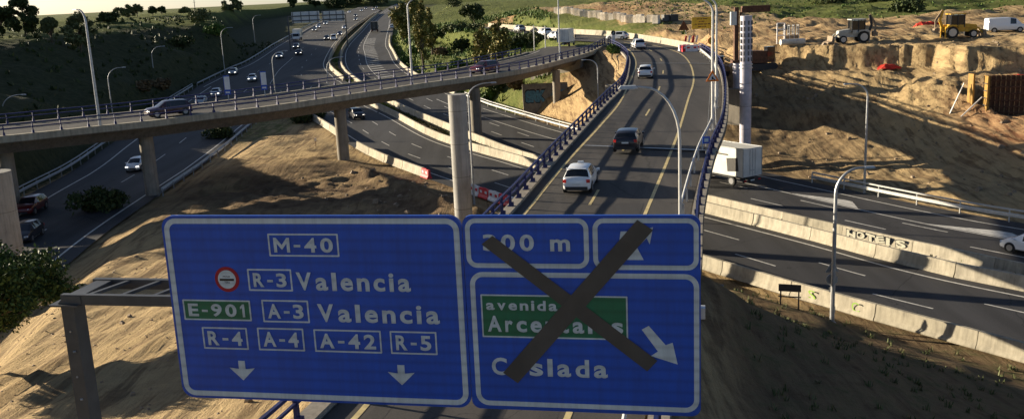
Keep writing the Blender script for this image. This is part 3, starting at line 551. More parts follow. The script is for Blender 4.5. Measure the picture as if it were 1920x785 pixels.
# ------------------------------------------------------------------ flyover
fly = thing('flyover_viaduct', 'curved concrete flyover on round piers crossing over the highway from the left edge', 'bridge')
FN = catmull(fl_N, 2.0); fp = FN[:, :2]
def zfl_of(P): return [float(np.interp(p[1], FN[:, 1], FN[:, 2])) for p in P]
FF = latoff(fp, -fl_W)      # far edge is to the left of travel
fz = FN[:, 2]
m = MB(); vs = []; k = 4
for a, b, z in zip(fp, FF, fz):
    for j in range(k+1): p = a+(b-a)*j/k; vs.append((p[0], p[1], z+.03*math.sin(math.pi*j/k)))
m.add(vs, [(i*(k+1)+j, i*(k+1)+j+1, (i+1)*(k+1)+j+1, (i+1)*(k+1)+j) for i in range(len(fp)-1) for j in range(k)]).build('flyover_asphalt', 'asphalt_ramp', fly)
P3 = [(p[0], p[1], z) for p, z in zip(fp, fz)]
nb = len(P3)-4
MB().sweep(P3[:nb], [(.7, -.02), (.7, -.5), (-.9, -.62), (-1.9, -1.75), (-fl_W+1.9, -1.75), (-fl_W+.9, -.62), (-fl_W-.7, -.38), (-fl_W-.7, -.02)], True).build('deck', 'concrete_dark', fly)
MB().sweep(P3, [(0.02, -.3), (0.02, .2), (.74, .2), (.74, -.42), (.68, -.42), (.68, -.3)], True).build('kerb', 'concrete_barrier', fly)
MB().sweep(P3[:-6], [(-fl_W-.72, -.3), (-fl_W-.72, .2), (-fl_W-.02, .2), (-fl_W-.02, -.3)], True).build('kerb', 'concrete', fly)
def fl_rail(pts3, lat, h=1.0, spacing=2.45):
    m = MB(); pr = lambda z, r_: [(lat-r_, z-r_), (lat-r_, z+r_), (lat+r_, z+r_), (lat+r_, z-r_)]
    for z, r_ in ((.2+h, .06), (.2+h*.6, .05)): m.sweep(pts3, pr(z, r_), True)
    ro = m.build('railing', 'steel_blue', fly); Q = np.array(pts3)[:, :2]; Q = latoff(Q, lat); S, u = cutlen(Q, spacing)
    q = MB(); q.box((0, 0, h/2), (.1, .16, h)); q.box((0, 0, .13), (.2, .3, .26)); pm = q.mesh('post', ['steel_blue'])
    for i, p in enumerate(S):
        zz = float(np.interp(p[1], np.array(pts3)[:, 1], np.array(pts3)[:, 2])) if lat > 0 else float(np.interp(p[0], np.array(pts3)[:, 0]-7, np.array(pts3)[:, 2]))
        t = S[min(i+1, len(S)-1)]-S[max(i-1, 0)]; o = bpy.data.objects.new('post', pm); C.objects.link(o); o.parent = ro; o.location = (p[0], p[1], zz+.2); o.rotation_euler = (0, 0, math.atan2(t[1], t[0]))
fl_rail(P3, .42); fl_rail(P3[:-8], -fl_W-.35)
mk = MB()
for d_ in (-.9, -fl_W+.9):
    Pq = latoff(fp[:-4], d_); zz = fz[:-4]
    mk.sweep([(p[0], p[1], z+.05) for p, z in zip(Pq, zz)], [(-.08, 0), (.08, 0)])
mk.build('edge_line', 'paint_white', fly)
for px_, base_y, Yc in ((285, 350, 100.3), (645, 303, 115.5), (895, 265, 129.5), (1045, 208, 148), (25, 380, 95.0)):
    x = atY(px_, base_y, Yc)[0]; z = gh(x, Yc); zt = float(np.interp(x, FN[:, 0]-4, FN[:, 2]))-1.7
    MB().tube([(x, Yc, z-.5), (x, Yc, zt)], .72 if px_ != 1045 else .6, 20).build('pier', 'concrete', fly, True)
m = MB(); m.sweep([(12.5, 157.5, 0), (4.5, 164, 0)], [(-.4, -5), (-.4, 1.8), (.4, 1.8), (.4, -5)], True); m.build('abutment', 'concrete', fly)
# ------------------------------------------------------------------ concrete barriers
def njseg(L, h=.95, b=.32, t=.11):
    q = MB(); pr = [(-b, 0), (-b, .08), (-b*.62, .3), (-t, h), (t, h), (b*.62, .3), (b, .08), (b, 0)]
    q.sweep([(-L/2+.02, 0, 0), (L/2-.02, 0, 0)], pr, True); return q
def run(path, zf, label, group, seg=6.0, material='concrete_barrier', y0=-1e9, y1=1e9, h=.95, cat='barrier', skip=(), name='concrete_barrier', b=.32, t=.11, jit=.02):
    P, u = cutlen(np.array(path, float), seg); pm = njseg(seg, h, b, t).mesh('barrier', material); out = []
    for i in range(len(P)-1):
        a, b_ = P[i], P[i+1]; c = (a+b_)/2
        if not (y0 <= c[1] <= y1) or i in skip: continue
        L = np.linalg.norm(b_-a); za, zb = zf(a[1]), zf(b_[1]); o = bpy.data.objects.new(name, pm); C.objects.link(o)
        o.location = (c[0], c[1], (za+zb)/2-.03); o.rotation_euler = (0, -math.atan2(zb-za, L), math.atan2(b_[1]-a[1], b_[0]-a[0])+rng.uniform(-jit, jit)*.4); o.scale = (L/seg, 1, 1)
        tag(o, label, cat, group); out.append(o)
    return out
outer = catmull(main_L, 2); medn = catmull(main_R, 2); medf = catmull(far_L, 2)
ob = run(outer, zhw, 'pale concrete barrier block along the near edge of the lower highway, right of the ramp', 'edge barrier blocks right of the ramp', y1=66.5, y0=20)
run(outer, zhw, 'pale concrete barrier block at the edge of the dirt, between ramp and flyover pier', 'edge barrier blocks left of the ramp', y0=104, y1=127)
run(outer, zhw, 'pale concrete barrier block on the gore beneath and beyond the flyover', 'edge barrier blocks at the gore', y0=133, y1=186)
nb_ = run(latoff(medn, .3), zhw, 'concrete barrier block in the front row of the median, right of the ramp', 'front median barrier right of the ramp', y0=18, y1=78)
run(latoff(medn, .3), zhw, 'concrete barrier block in the front row of the median, left of the ramp', 'front median barrier left of the ramp', y0=84, y1=195)
fb = run(latoff(medf, -.3), zhw, 'concrete barrier block in the back row of the median, right of the ramp', 'back median barrier right of the ramp', y0=25, y1=84)
run(latoff(medf, -.3), zhw, 'concrete barrier block in the back row of the median, left of the ramp', 'back median barrier left of the ramp', y0=88, y1=218)
run(sel(B_, 152, 262), lambda Y: zrp(Y), 'cream concrete wall block round the outside of the far ramp bend', 'outer wall of the ramp bend', seg=4, y0=152, h=1.05, name='barrier_wall')
run(latoff(catmull(far_R, 2), .4), zhw, 'pale concrete edge block beside the green slope beyond the flyover', 'edge blocks by the green slope', y0=176, y1=330, h=.7)
run(latoff(catmull(up_R, 2), .2), zhw, 'concrete median block beside the busy lanes beyond the flyover', 'median blocks of upper highway', y0=206, y1=560, seg=8)
run(latoff(catmull(far_L, 2), -.2), zhw, 'concrete median block beside the empty lanes beyond the flyover', 'far median blocks', y0=220, y1=560, seg=8)
def rail_thing(label, P, zf, **k):
    g = thing('guardrail', label, 'guardrail'); wbeam(P, zf, g, **k); return g
rail_thing('galvanised double guardrail at the foot of the excavated slope on the right', latoff(sel(catmull(far_R, 2), 16, 92), .55), zhw, side=-1, two=True, material='steel_pale', h=.6)
rail_thing('galvanised guardrail at the foot of the graffiti slope under the flyover', latoff(sel(catmull(far_R, 2), 118, 174), .5), zhw, side=-1, two=True, material='steel_pale', h=.55)
rail_thing('grey double guardrail on the left edge of the shaded exit road', latoff(sel(catmull(ex_L, 2), 55, 204), -.3), zhw, side=1, two=True, h=.65)
rail_thing('grey guardrail below the dark hill beyond the flyover', latoff(sel(catmull(up_L, 2), 206, 560), -.3), zhw, side=1, h=.65, spacing=5)
rail_thing('low grey guardrail between shaded exit road and dirt', latoff(sel(catmull(ex_R, 2), 100, 172), .3), zhw, side=-1, h=.6)
# graffiti on barriers
def nearest(lst, x, y): return min(lst, key=lambda o: math.hypot(o.location.x-x, o.location.y-y))
def textmesh(s, name, material, w_, h_, ext=.004, bold=.012, space=1.08):
    cu = bpy.data.curves.new('t', 'FONT'); cu.body = s; cu.extrude = ext; cu.offset = bold; cu.space_character = space; cu.resolution_u = 4
    o = bpy.data.objects.new('t', cu); C.objects.link(o); bpy.context.view_layer.update(); dg = bpy.context.evaluated_depsgraph_get()
    me = bpy.data.meshes.new_from_object(o.evaluated_get(dg)); bpy.data.objects.remove(o); bpy.data.curves.remove(cu)
    co = np.zeros(len(me.vertices)*3); me.vertices.foreach_get('co', co); co = co.reshape(-1, 3); lo = co.min(0); hi = co.max(0)
    if w_ is None: w_ = (hi[0]-lo[0])*h_/(hi[1]-lo[1])
    x = (co[:, 0]-lo[0])/(hi[0]-lo[0])*w_; z = (co[:, 1]-lo[1])/(hi[1]-lo[1])*h_; y = -co[:, 2]-0
    me.vertices.foreach_set('co', np.stack([x, y, z], 1).ravel()); me.materials.clear(); me.materials.append(M[material]); me.update(); me.name = name
    return me, w_
def graff(bar, s, x, z, w_, h_, material, side, off, bold):
    me, _ = textmesh(s, 'graffiti', material, w_, h_, .003, bold, 1.0); o = bpy.data.objects.new('graffiti', me); C.objects.link(o); o.parent = bar
    # face slopes inwards: lean with it
    o.location = (x, side*(.2+off), z); lean = math.atan2(.1, .65); o.rotation_euler = (-lean if side < 0 else lean, 0, 0 if side < 0 else math.pi); return o
b1 = nearest(fb, 27.2, 66.5); b1['label'] = 'concrete median barrier block painted with bubble letter graffiti reading HOTELS'
if 'group' in b1: del b1['group']
# which local side faces the camera
def camside(b):
    v = b.rotation_euler.to_matrix() @ Vector((0, -1, 0)); return -1 if v.dot(Vector(-b.location)) > 0 else 1
s1 = camside(b1); xx = -2.6 if s1 < 0 else 2.6
for i_, ch in enumerate('HOTELS'):
    jt = (.13, -.1, .09, -.16, .12, -.07)[i_]; hh_ = (1, .86, 1.06, .8, 1.04, .92)[i_]
    xo = (xx+i_*.86) if s1 < 0 else (xx-i_*.86)
    graff(b1, ch, xo-(.03 if s1 < 0 else -.03), .15+.05*(i_ % 2), .92, .74*hh_, 'graffiti_black', s1, .004, .075).rotation_euler[1] = jt
    graff(b1, ch, xo+(.03 if s1 < 0 else -.03), .19+.05*(i_ % 2), .80, .64*hh_, 'graffiti_pale', s1, .012, .05).rotation_euler[1] = jt
b2 = nearest(ob, 18.9, 54.5); b2['label'] = 'near edge barrier block with two green graffiti scrawls beside the lamp post'
if 'group' in b2: del b2['group']
s2 = camside(b2)
for xo, st in ((-1.6, 'S'), (1.5, 'C')): graff(b2, st, xo*(-1 if s2 > 0 else 1), .2, .5, .6, 'graffiti_green', s2, .006, .0)
# red and white water barriers
def waterbar(label, x, y, z, a, group, n=0):
    t = thing('water_filled_barrier', label, 'barrier', (x, y, z), a, group)
    pr = [(-.3, 0), (-.3, .12), (-.16, .35), (-.12, .95), (.12, .95), (.16, .35), (.3, .12), (.3, 0)]
    q = MB(); q.sweep([(-.95, 0, 0), (.95, 0, 0)], pr, True); q.box((0, 0, .98), (.5, .16, .06)); q.build('body', 'barrier_red' if n % 2 == 0 else 'barrier_white', t)
    for x_ in (-.5, .5): MB().box((x_, 0, .62), (.42, .335, .25)).build('panel', 'barrier_white' if n % 2 == 0 else 'barrier_red', t)
    return t
Pw, _ = cutlen(latoff(outer, -.2), 2.0); kk = 0
for i in range(len(Pw)-1):
    c = (Pw[i]+Pw[i+1])/2; a = math.atan2(Pw[i+1][1]-Pw[i][1], Pw[i+1][0]-Pw[i][0])
    if 83.5 < c[1] < 94: waterbar('red and white plastic water barrier in the row beside the ramp railing', c[0], c[1], zhw(c[1]), a, 'red and white barriers beside the ramp railing', kk); kk += 1
    elif 101.6 < c[1] < 103.4: waterbar('single red and white plastic barrier ending the pale concrete blocks', c[0], c[1], zhw(c[1]), a, None, 0)
for i_, (px_, py_, a_) in enumerate(((1283, 96, .3), (1290, 97, .1), (1297, 97, -.2), (1303, 96, -.5))):
    p = atz(px_, py_, zrp(150)); waterbar('red and white plastic barrier in the cluster closing the ramp shoulder', p[0], p[1], zrp(p[1]), a_, 'plastic barriers closing the ramp shoulder', 1 if i_ != 1 else 0)
p = atz(1296, 90, zrp(155)); t = thing('chevron_panel', 'red and white striped chevron panels standing behind the plastic barriers', 'sign', (p[0], p[1], zrp(p[1])))
for k in range(4):
    MB().box((-.9+k*.6, 0, 1.35), (.32, .05, 1.1), ry=.2).build('panel', 'barrier_white' if k % 2 else 'barrier_red', t)
MB().box((0, .1, .8), (2.2, .06, .08)).box((-.8, .1, .4), (.06, .06, .8)).box((.8, .1, .4), (.06, .06, .8)).build('stand', 'steel', t)
# ------------------------------------------------------------------ new free-standing columns
def column(label, x, y, z0, z1, r, mat_='concrete_column', bands=False):
    t = thing('concrete_column', label, 'column', (x, y, z0-.4))
    m = MB(); m.tube([(0, 0, 0), (0, 0, z1-z0+.4)], r, 32); m.build('shaft', mat_, t, True)
    for zz in np.arange(2.4, z1-z0, 2.4): MB().tube([(0, 0, zz), (0, 0, zz+.03)], r+.006, 32).build('joint', 'concrete_dark', t)
    return t
x, y, _ = atY(871, 430, 69); column('tall bare round concrete column standing alone left of the ramp railing', x, y, gh(x, y), 5.25, .66)
x, y, _ = atY(12, 470, 62); column('thick pale concrete column cut by the left edge above the pine', x, y, gh(x, y), 2.25, 1.05)
x, y, _ = atY(1397, 285, 100); t = column('tall pale column wrapped in formwork bands beside the truck', x, y, gh(x, y), 8.9, .6, 'column_lilac')
zt = 8.9-gh(x, y)+.4
q = MB()
for k in range(9):
    a0 = k/9*2*math.pi
    for j in range(7): q.box((math.cos(a0)*.64, math.sin(a0)*.64, zt-.7-j*.62), (.07, .16, .42), rz=a0)
q.build('formwork_clamp', 'steel_dark', t)
for j in (5.0, 5.35): MB().tube([(0, 0, zt-j), (0, 0, zt-j+.1)], .7, 24).build('formwork_ring', 'steel', t)
x, y, _ = atY(1383, 104, 118); z0 = gh(x, y)
t = thing('piling_rig_mast', 'dark drilling mast with pale lower casing rising behind the banded column', 'drilling mast', (x, y, z0))
MB().tube([(0, 0, 0), (0, 0, 5.0)], .55, 20).build('casing', 'column_lilac', t, True)
MB().box((-.2, 0, 8.3), (.5, .6, 6.6)).box((.35, .1, 8), (.18, .3, 6)).box((0, 0, 5.1), (1.5, 1.2, .3)).build('mast', 'rust', t)
MB().box((-.6, -.2, 10.3), (.7, .6, 1.6)).build('drive_head', 'steel_pale', t)
MB().box((2.2, .2, 11.3), (3.4, .8, .8)).build('crossarm', 'rust', t)
q = MB(); q.bar((-.4, -.5, -1.2), (-4.4, -2.5, -3.2), .18, .18); q.build('prop', 'steel', t)
# ------------------------------------------------------------------ overhead signs and gantry
SG = -math.atan2(.19494, .98081)
def rrect(x0, z0, x1, z1, r, n=7):
    out = []
    for cx, cz, a in ((x1-r, z1-r, 0), (x0+r, z1-r, 90), (x0+r, z0+r, 180), (x1-r, z0+r, 270)):
        for k in range(n+1): t = rad(a+90*k/n); out.append((cx+r*math.cos(t), cz+r*math.sin(t)))
    return out
def slab(m, poly, y0, y1): return m.prism(poly, y0, y1)
def ring(m, po, pi, y0, y1):
    n = len(po); vs = [(x, y0, z) for x, z in po]+[(x, y0, z) for x, z in pi]+[(x, y1, z) for x, z in po]+[(x, y1, z) for x, z in pi]; fs = []
    for i in range(n):
        j = (i+1) % n; fs += [(i, j, n+j, n+i), (2*n+i, 3*n+i, 3*n+j, 2*n+j), (i, 2*n+i, 2*n+j, j), (n+i, n+j, 3*n+j, 3*n+i)]
    return m.add(vs, fs)
ZB = 5.88
def st(parent, s, x0, z0, x1, h, name='lettering', material='sign_white', bold=.018):
    me_, _ = textmesh(s, name, material, x1-x0, h, .003, bold, 1.1); o = bpy.data.objects.new(name, me_); C.objects.link(o); o.parent = parent; o.location = (x0, -.011, z0-ZB); return o
def spaced(parent, s, x0, z0, x1, caph, bold=.02):
    # letters set one by one with wide road-sign spacing
    asc = set('bdfhklti'); wid = {'-': .55, '1': .5, 'E': .95, 'M': 1.35, 'R': 1.05, 'V': 1.25, 'A': 1.25, 'l': .38, 'i': .38, 'm': 1.45, 'r': .68, 't': .72, 'C': 1.15, 'c': .92, '0': 1.05, ' ': .5}
    tot = sum(wid.get(c, 1) for c in s); u = (x1-x0)/(tot+.34*(len(s)-1)); x = x0
    for c in s:
        wl = wid.get(c, 1)*u
        if c != ' ':
            h = caph if (c.isupper() or c in asc or c.isdigit()) else caph*.72
            if c in ('M', '1'):
                k_ = wl; a_ = .17 if c == 'M' else .3
                pg = [(0, 0), (.19, 0), (.19, .62), (.5, .18), (.81, .62), (.81, 0), (1, 0), (1, 1), (.83, 1), (.5, .5), (.17, 1), (0, 1)] if c == 'M' else [(.42, 0), (.85, 0), (.85, 1), (.5, 1), (.05, .8), (.05, .62), (.42, .74)]
                MB().prism([(x+u_*k_, z0-ZB+v_*caph) for u_, v_ in pg], -.014, -.008).build('lettering', 'sign_white', parent)
            elif c == '-': st(parent, c, x, z0+caph*.36, x+wl, caph*.17, bold=0)
            else: st(parent, c, x, z0, x+wl, h, bold=.012 if c in 'MNW' else .028)
        x += wl+.34*u
def frame(parent, x0, z0, x1, z1, r, wd, material='sign_white', name='border', y=-.008):
    m = MB(); ring(m, rrect(x0, z0-ZB, x1, z1-ZB, r), rrect(x0+wd, z0+wd-ZB, x1-wd, z1-wd-ZB, max(.005, r-wd)), y, .001); return m.build(name, material, parent)
def routebox(parent, s, x0, z0, x1, z1, green=False):
    if green: slab(MB(), rrect(x0, z0-ZB, x1, z1-ZB, .01, 1), -.005, .001).build('route_patch', 'sign_green', parent)
    frame(parent, x0, z0, x1, z1, .012, .024, name='route_frame')
    spaced(parent, s, x0+.09, z0+.065, x1-.09, z1-z0-.13)
pl = thing('direction_sign', 'large blue overhead sign listing Valencia twice with two white lane arrows', 'road sign', (-5.48, 14.6, ZB), SG)
slab(MB(), rrect(-.02, -.02, 4.82, 8.89-ZB, .2), 0, .06).build('panel', 'sign_blue', pl)
frame(pl, .02, 5.9, 4.78, 8.85, .2, .085)
routebox(pl, 'M-40', 1.745, 8.25, 2.885, 8.61); routebox(pl, 'R-3', 1.345, 7.69, 2.075, 8.045); routebox(pl, 'E-901', .18, 7.19, 1.335, 7.53, True)
routebox(pl, 'A-3', 1.53, 7.18, 2.305, 7.545); routebox(pl, 'R-4', .46, 6.71, 1.23, 7.075); routebox(pl, 'A-4', 1.405, 6.71, 2.18, 7.085)
routebox(pl, 'A-42', 2.35, 6.71, 3.445, 7.08); routebox(pl, 'R-5', 3.59, 6.71, 4.33, 7.08)
spaced(pl, 'Valencia', 2.15, 7.71, 3.98, .29); spaced(pl, 'Valencia', 2.45, 7.205, 4.4, .29)
def darrow(parent, cx, zt, zb, w_):
    z0, z1 = zb-ZB, zt-ZB; poly = [(cx-.055, z1), (cx+.055, z1), (cx+.055, z0+.19), (cx+w_, z0+.21), (cx+w_*.86, z0+.18), (cx, z0), (cx-w_*.86, z0+.18), (cx-w_, z0+.21), (cx-.055, z0+.19)]
    poly = poly[:1]+poly[1:]; MB().prism(poly, -.012, -.001).build('lane_arrow', 'sign_white', parent)
darrow(pl, 1.08, 6.52, 6.19, .215); darrow(pl, 3.73, 6.53, 6.2, .215)
def disc(m, cx, cz, r, y0, y1, n=32): return m.prism([(cx+r*math.cos(2*math.pi*k/n), cz+r*math.sin(2*math.pi*k/n)) for k in range(n)], y0, y1)
disc(MB(), .99, 7.87-ZB, .205, -.006, .001).build('toll_disc', 'sign_red', pl); disc(MB(), .99, 7.87-ZB, .15, -.010, -.003).build('toll_disc', 'sign_white', pl)
MB().box((.99, -.011, 7.865-ZB), (.24, .006, .035)).build('toll_bar', 'sign_black', pl)
st(pl, 'PEAJE', .93, 7.90, 1.05, .028, 'lettering', 'sign_black', .0); st(pl, 'TOLL', .945, 7.81, 1.04, .028, 'lettering', 'sign_black', .0)
pr_ = thing('exit_sign', 'large blue overhead exit sign for Coslada crossed out with two strips of dark tape', 'road sign', (-5.48, 14.6, ZB), SG)
slab(MB(), rrect(4.83, -.02, 8.27, 8.89-ZB, .14), 0, .06).build('panel', 'sign_blue', pr_)
frame(pr_, 4.87, 8.10, 6.69, 8.85, .16, .07); frame(pr_, 6.75, 8.09, 8.245, 8.85, .16, .07); frame(pr_, 4.9, 5.92, 8.25, 8.035, .2, .075)
spaced(pr_, '300 m', 5.13, 8.36, 6.42, .25)
slab(MB(), rrect(5.05, 7.02-ZB, 7.23, 7.69-ZB, .01, 1), -.005, .001).build('green_patch', 'sign_green', pr_); frame(pr_, 5.05, 7.02, 7.23, 7.69, .012, .022, name='route_frame')
spaced(pr_, 'avenida', 5.13, 7.45, 6.2, .155); spaced(pr_, 'Arcentales', 5.14, 7.11, 7.16, .25); spaced(pr_, 'Coslada', 5.17, 6.42, 6.92, .28)
def poly(parent, pts, name, y0=-.012, y1=-.001, material='sign_white'): return MB().prism([(x, z-ZB) for x, z in pts], y0, y1).build(name, material, parent)
poly(pr_, [(7.09, 8.24), (7.17, 8.24), (7.24, 8.66), (7.15, 8.66)], 'exit_arrow')
poly(pr_, [(7.22, 8.24), (7.47, 8.24), (7.36, 8.44), (7.50, 8.60), (7.42, 8.66), (7.62, 8.68), (7.63, 8.46), (7.57, 8.54), (7.44, 8.36), (7.3, 8.40), (7.24, 8.66), (7.15, 8.66)][:1]+[(7.47, 8.24), (7.38, 8.42), (7.52, 8.56), (7.56, 8.47), (7.61, 8.72), (7.38, 8.66), (7.45, 8.62), (7.32, 8.48)], 'exit_arrow')
poly(pr_, [(7.43, 7.19), (7.53, 7.25), (7.77, 6.96), (7.87, 7.0), (7.94, 6.67), (7.56, 6.79), (7.66, 6.86)], 'exit_arrow')
poly(pr_, [(5.11, 8.46), (5.28, 8.59), (7.65, 6.72), (7.50, 6.55)], 'tape_strip', -.016, -.0125, 'tape')
poly(pr_, [(7.39, 8.83), (7.61, 8.68), (5.56, 6.30), (5.34, 6.46)], 'tape_strip', -.020, -.0165, 'tape')
gt = thing('sign_gantry', 'grey steel gantry post and ladder beam carrying the two blue signs', 'gantry', (-5.48, 14.6, -1.0), SG)
zo = lambda z: z+1.0
m = MB(); m.box((3.1, .12, zo(7.46)), (10.3, .1, .17)).build('front_chord', 'gantry_grey', gt)
m = MB(); m.box((3.05, 1.0, zo(7.46)), (10.2, .1, .17)).build('rear_chord', 'gantry_grey', gt)
m = MB(); m.box((3.2, .12, zo(6.5)), (10.2, .09, .14)).box((3.2, 1.0, zo(6.5)), (10.2, .09, .14)); 
m = MB()
for k in range(17): m.bar((-1.6+k*.58, .12, zo(7.51)), (-1.35+k*.58, 1.0, zo(7.51)), .07, .05)
m.build('cross_member', 'gantry_grey', gt)
for x0 in (-1.98,):
    m = MB(); m.prism([(x0-.13, zo(-1)), (x0+.13, zo(-1)), (x0+.115, zo(7.36)), (x0-.115, zo(7.36))], .1, .4).build('post', 'gantry_grey', gt)
    m = MB(); m.box((x0, .25, zo(7.37)), (.52, .5, .03)).build('cap_plate', 'gantry_grey', gt)
    m = MB(); m.prism([(x0-.14, zo(7.39)), (x0+.3, zo(7.39)), (x0+.3, zo(7.53)), (x0+.02, zo(7.53))], .06, 1.05).build('end_bracket', 'gantry_grey', gt)
    m = MB()
    for zz in (6.9, 6.55, 6.1, 5.7):
        m.tube([(x0+rng.uniform(-.05, .05), .098, zo(zz)), (x0, .085, zo(zz))], .018, 8)
    m.build('bolt', 'steel', gt)
for xx_ in (1.0, 3.9, 5.5, 7.6): MB().box((xx_, .09, zo(7.35)), (.08, .05, 2.9)).build('sign_bracket', 'gantry_grey', gt)
MB().box((8.3, .12, zo(7.43)), (.07, .16, .16)).build('end_plate', 'steel_pale', gt)
# ------------------------------------------------------------------ lamps
def lamp(label, x, y, z0, h, arm=2.0, ang=math.pi, material='steel_pale', group=None, r=.085, rise=1.2, double=False):
    t = thing('street_lamp', label, 'street lamp', (x, y, z0), ang, group)
    pts = [(0, 0, 0), (0, 0, h-rise)]; rs = [r*1.25, r*.85]
    for k in range(1, 9):
        a = k/8*math.pi/2; pts.append((arm*.85*(1-math.cos(a)), 0, h-rise+rise*math.sin(a))); rs.append(r*(.85-.25*k/8))
    pts.append((arm, 0, h+.03)); rs.append(r*.5)
    MB().tube(pts, rs, 10).build('pole', material, t, True)
    MB().box((arm+.28, 0, h+.03), (.62, .24, .09), taper=.75).build('lantern', material, t)
    MB().box((arm+.3, 0, h-.025), (.46, .17, .03)).build('lens', 'headlight_off', t)
    MB().box((0, 0, .02), (.42, .42, .04)).box((r*1.2, 0, .8), (.03, .12, .35)).build('base_plate', material, t)
    return t
lamp('gooseneck lamp post rising behind the taped exit sign over the ramp', 5.42, 30, -.1, 9.1, 1.32, math.pi-.1, r=.058, rise=1.7)
x, y, _ = atY(1336, 260, 78); lamp('nearer of two tall lamp posts standing together on the ramp railing by the triangle', x, y, zrp(78), 10.7, 2, math.pi, r=.1)
x, y, _ = atY(1343, 240, 90); lamp('farther of two tall lamp posts standing together on the ramp railing by the triangle', x, y, zrp(90), 10.4, 2, math.pi, r=.1)
x, y, _ = atz(1560, 600, -6.5); lamp('lamp post with round road sign backs in front of the near barrier blocks', x, y, gh(x, y)-.1, 2.2-gh(x, y), 1.5, rad(0), 'steel', r=.11, rise=1.4)
tq = thing('road_sign', 'round sign back and triangle back strapped to the lamp post by the near barrier', 'road sign', (x, y, 0), 0)
m = MB(); m.prism([(.33*math.cos(k*math.pi/12), -4.2+.33*math.sin(k*math.pi/12)) for k in range(24)], .2, .24); m.build('round_panel', 'steel', tq)
m = MB(); m.prism([(-.38, -3.75), (.38, -3.75), (0, -3.1)], .2, .24); m.build('triangle_panel', 'steel', tq)
m = MB(); m.box((0, .16, -4.2), (.1, .1, .1)).box((0, .16, -3.6), (.1, .1, .1)).box((0, .17, -4.75), (.3, .04, .28)); m.build('clamp', 'steel_dark', tq)
x, y, _ = atY(1621, 340, 85); lamp('lone lamp post at the foot of the excavated slope', x, y, gh(x, y)-.1, 3.1-gh(x, y), 1.6, rad(180), 'steel', r=.1)
x, y, _ = atY(773, 149, 121.0); lamp('tall lamp post on the flyover above the tree lined ramp', x, y, 1.7, 10.6, 2.2, rad(0), 'steel', r=.12)
x, y, _ = atY(187, 230, 93.5); lamp('tall thick lamp post on the flyover in front of the dark hill', x, y, 1.3, 11.2, 1.0, rad(150), 'steel', r=.13)
x, y, _ = atY(1050, 110, 147); lamp('tall lamp post on the flyover beside the white delivery truck', x, y, 2.1, 11.0, 2, rad(180), 'steel', r=.1)
x, y, _ = atY(1122, 189, 127); lamp('lamp post between the flyover and the blue railing of the ramp', x, y, gh(x, y), 3.3-gh(x, y), 1.5, rad(180), 'steel', r=.09)
x, y, _ = atY(889, 380, 85.5); lamp('grey lamp post standing in the gap right of the bare round column', x, y, -6.9, 11.4, 2.0, rad(0), 'steel', r=.09)
for px_, py_, Y_, zt_, a_, l_ in ((207, 182, 150, 3.8, 0, 'short lamp post with long arm rising from behind the small bare mound'), (292, 165, 200, 5, 0, 'lamp post at the foot of the dark hill between the two tall poles'),
        (421, 130, 228, 7.6, 0, 'lamp post at the hill foot beside the silver car'), (478, 80, 330, 9.3, 0, 'distant lamp post at the hill foot left of the overhead sign frames'), (516, 172, 177, 4.0, 0, 'lamp post on the gore in front of the busy highway lanes'),
        (10, 240, 118, 2.8, 0, 'arched lamp post at the left edge behind the flyover railing'), (616, 165, 166, 3.0, 0, 'lamp post in the planted median right behind the flyover')):
    x, y, _ = atY(px_, py_, Y_); z0 = min(gh(x, y), zhw(Y_)+1.5) if Y_ > 125 else -6.5
    lamp(l_, x, y, z0, zt_-z0, 2.4 if px_ != 10 else 2.6, rad(a_), 'steel', r=.09, rise=1.8)
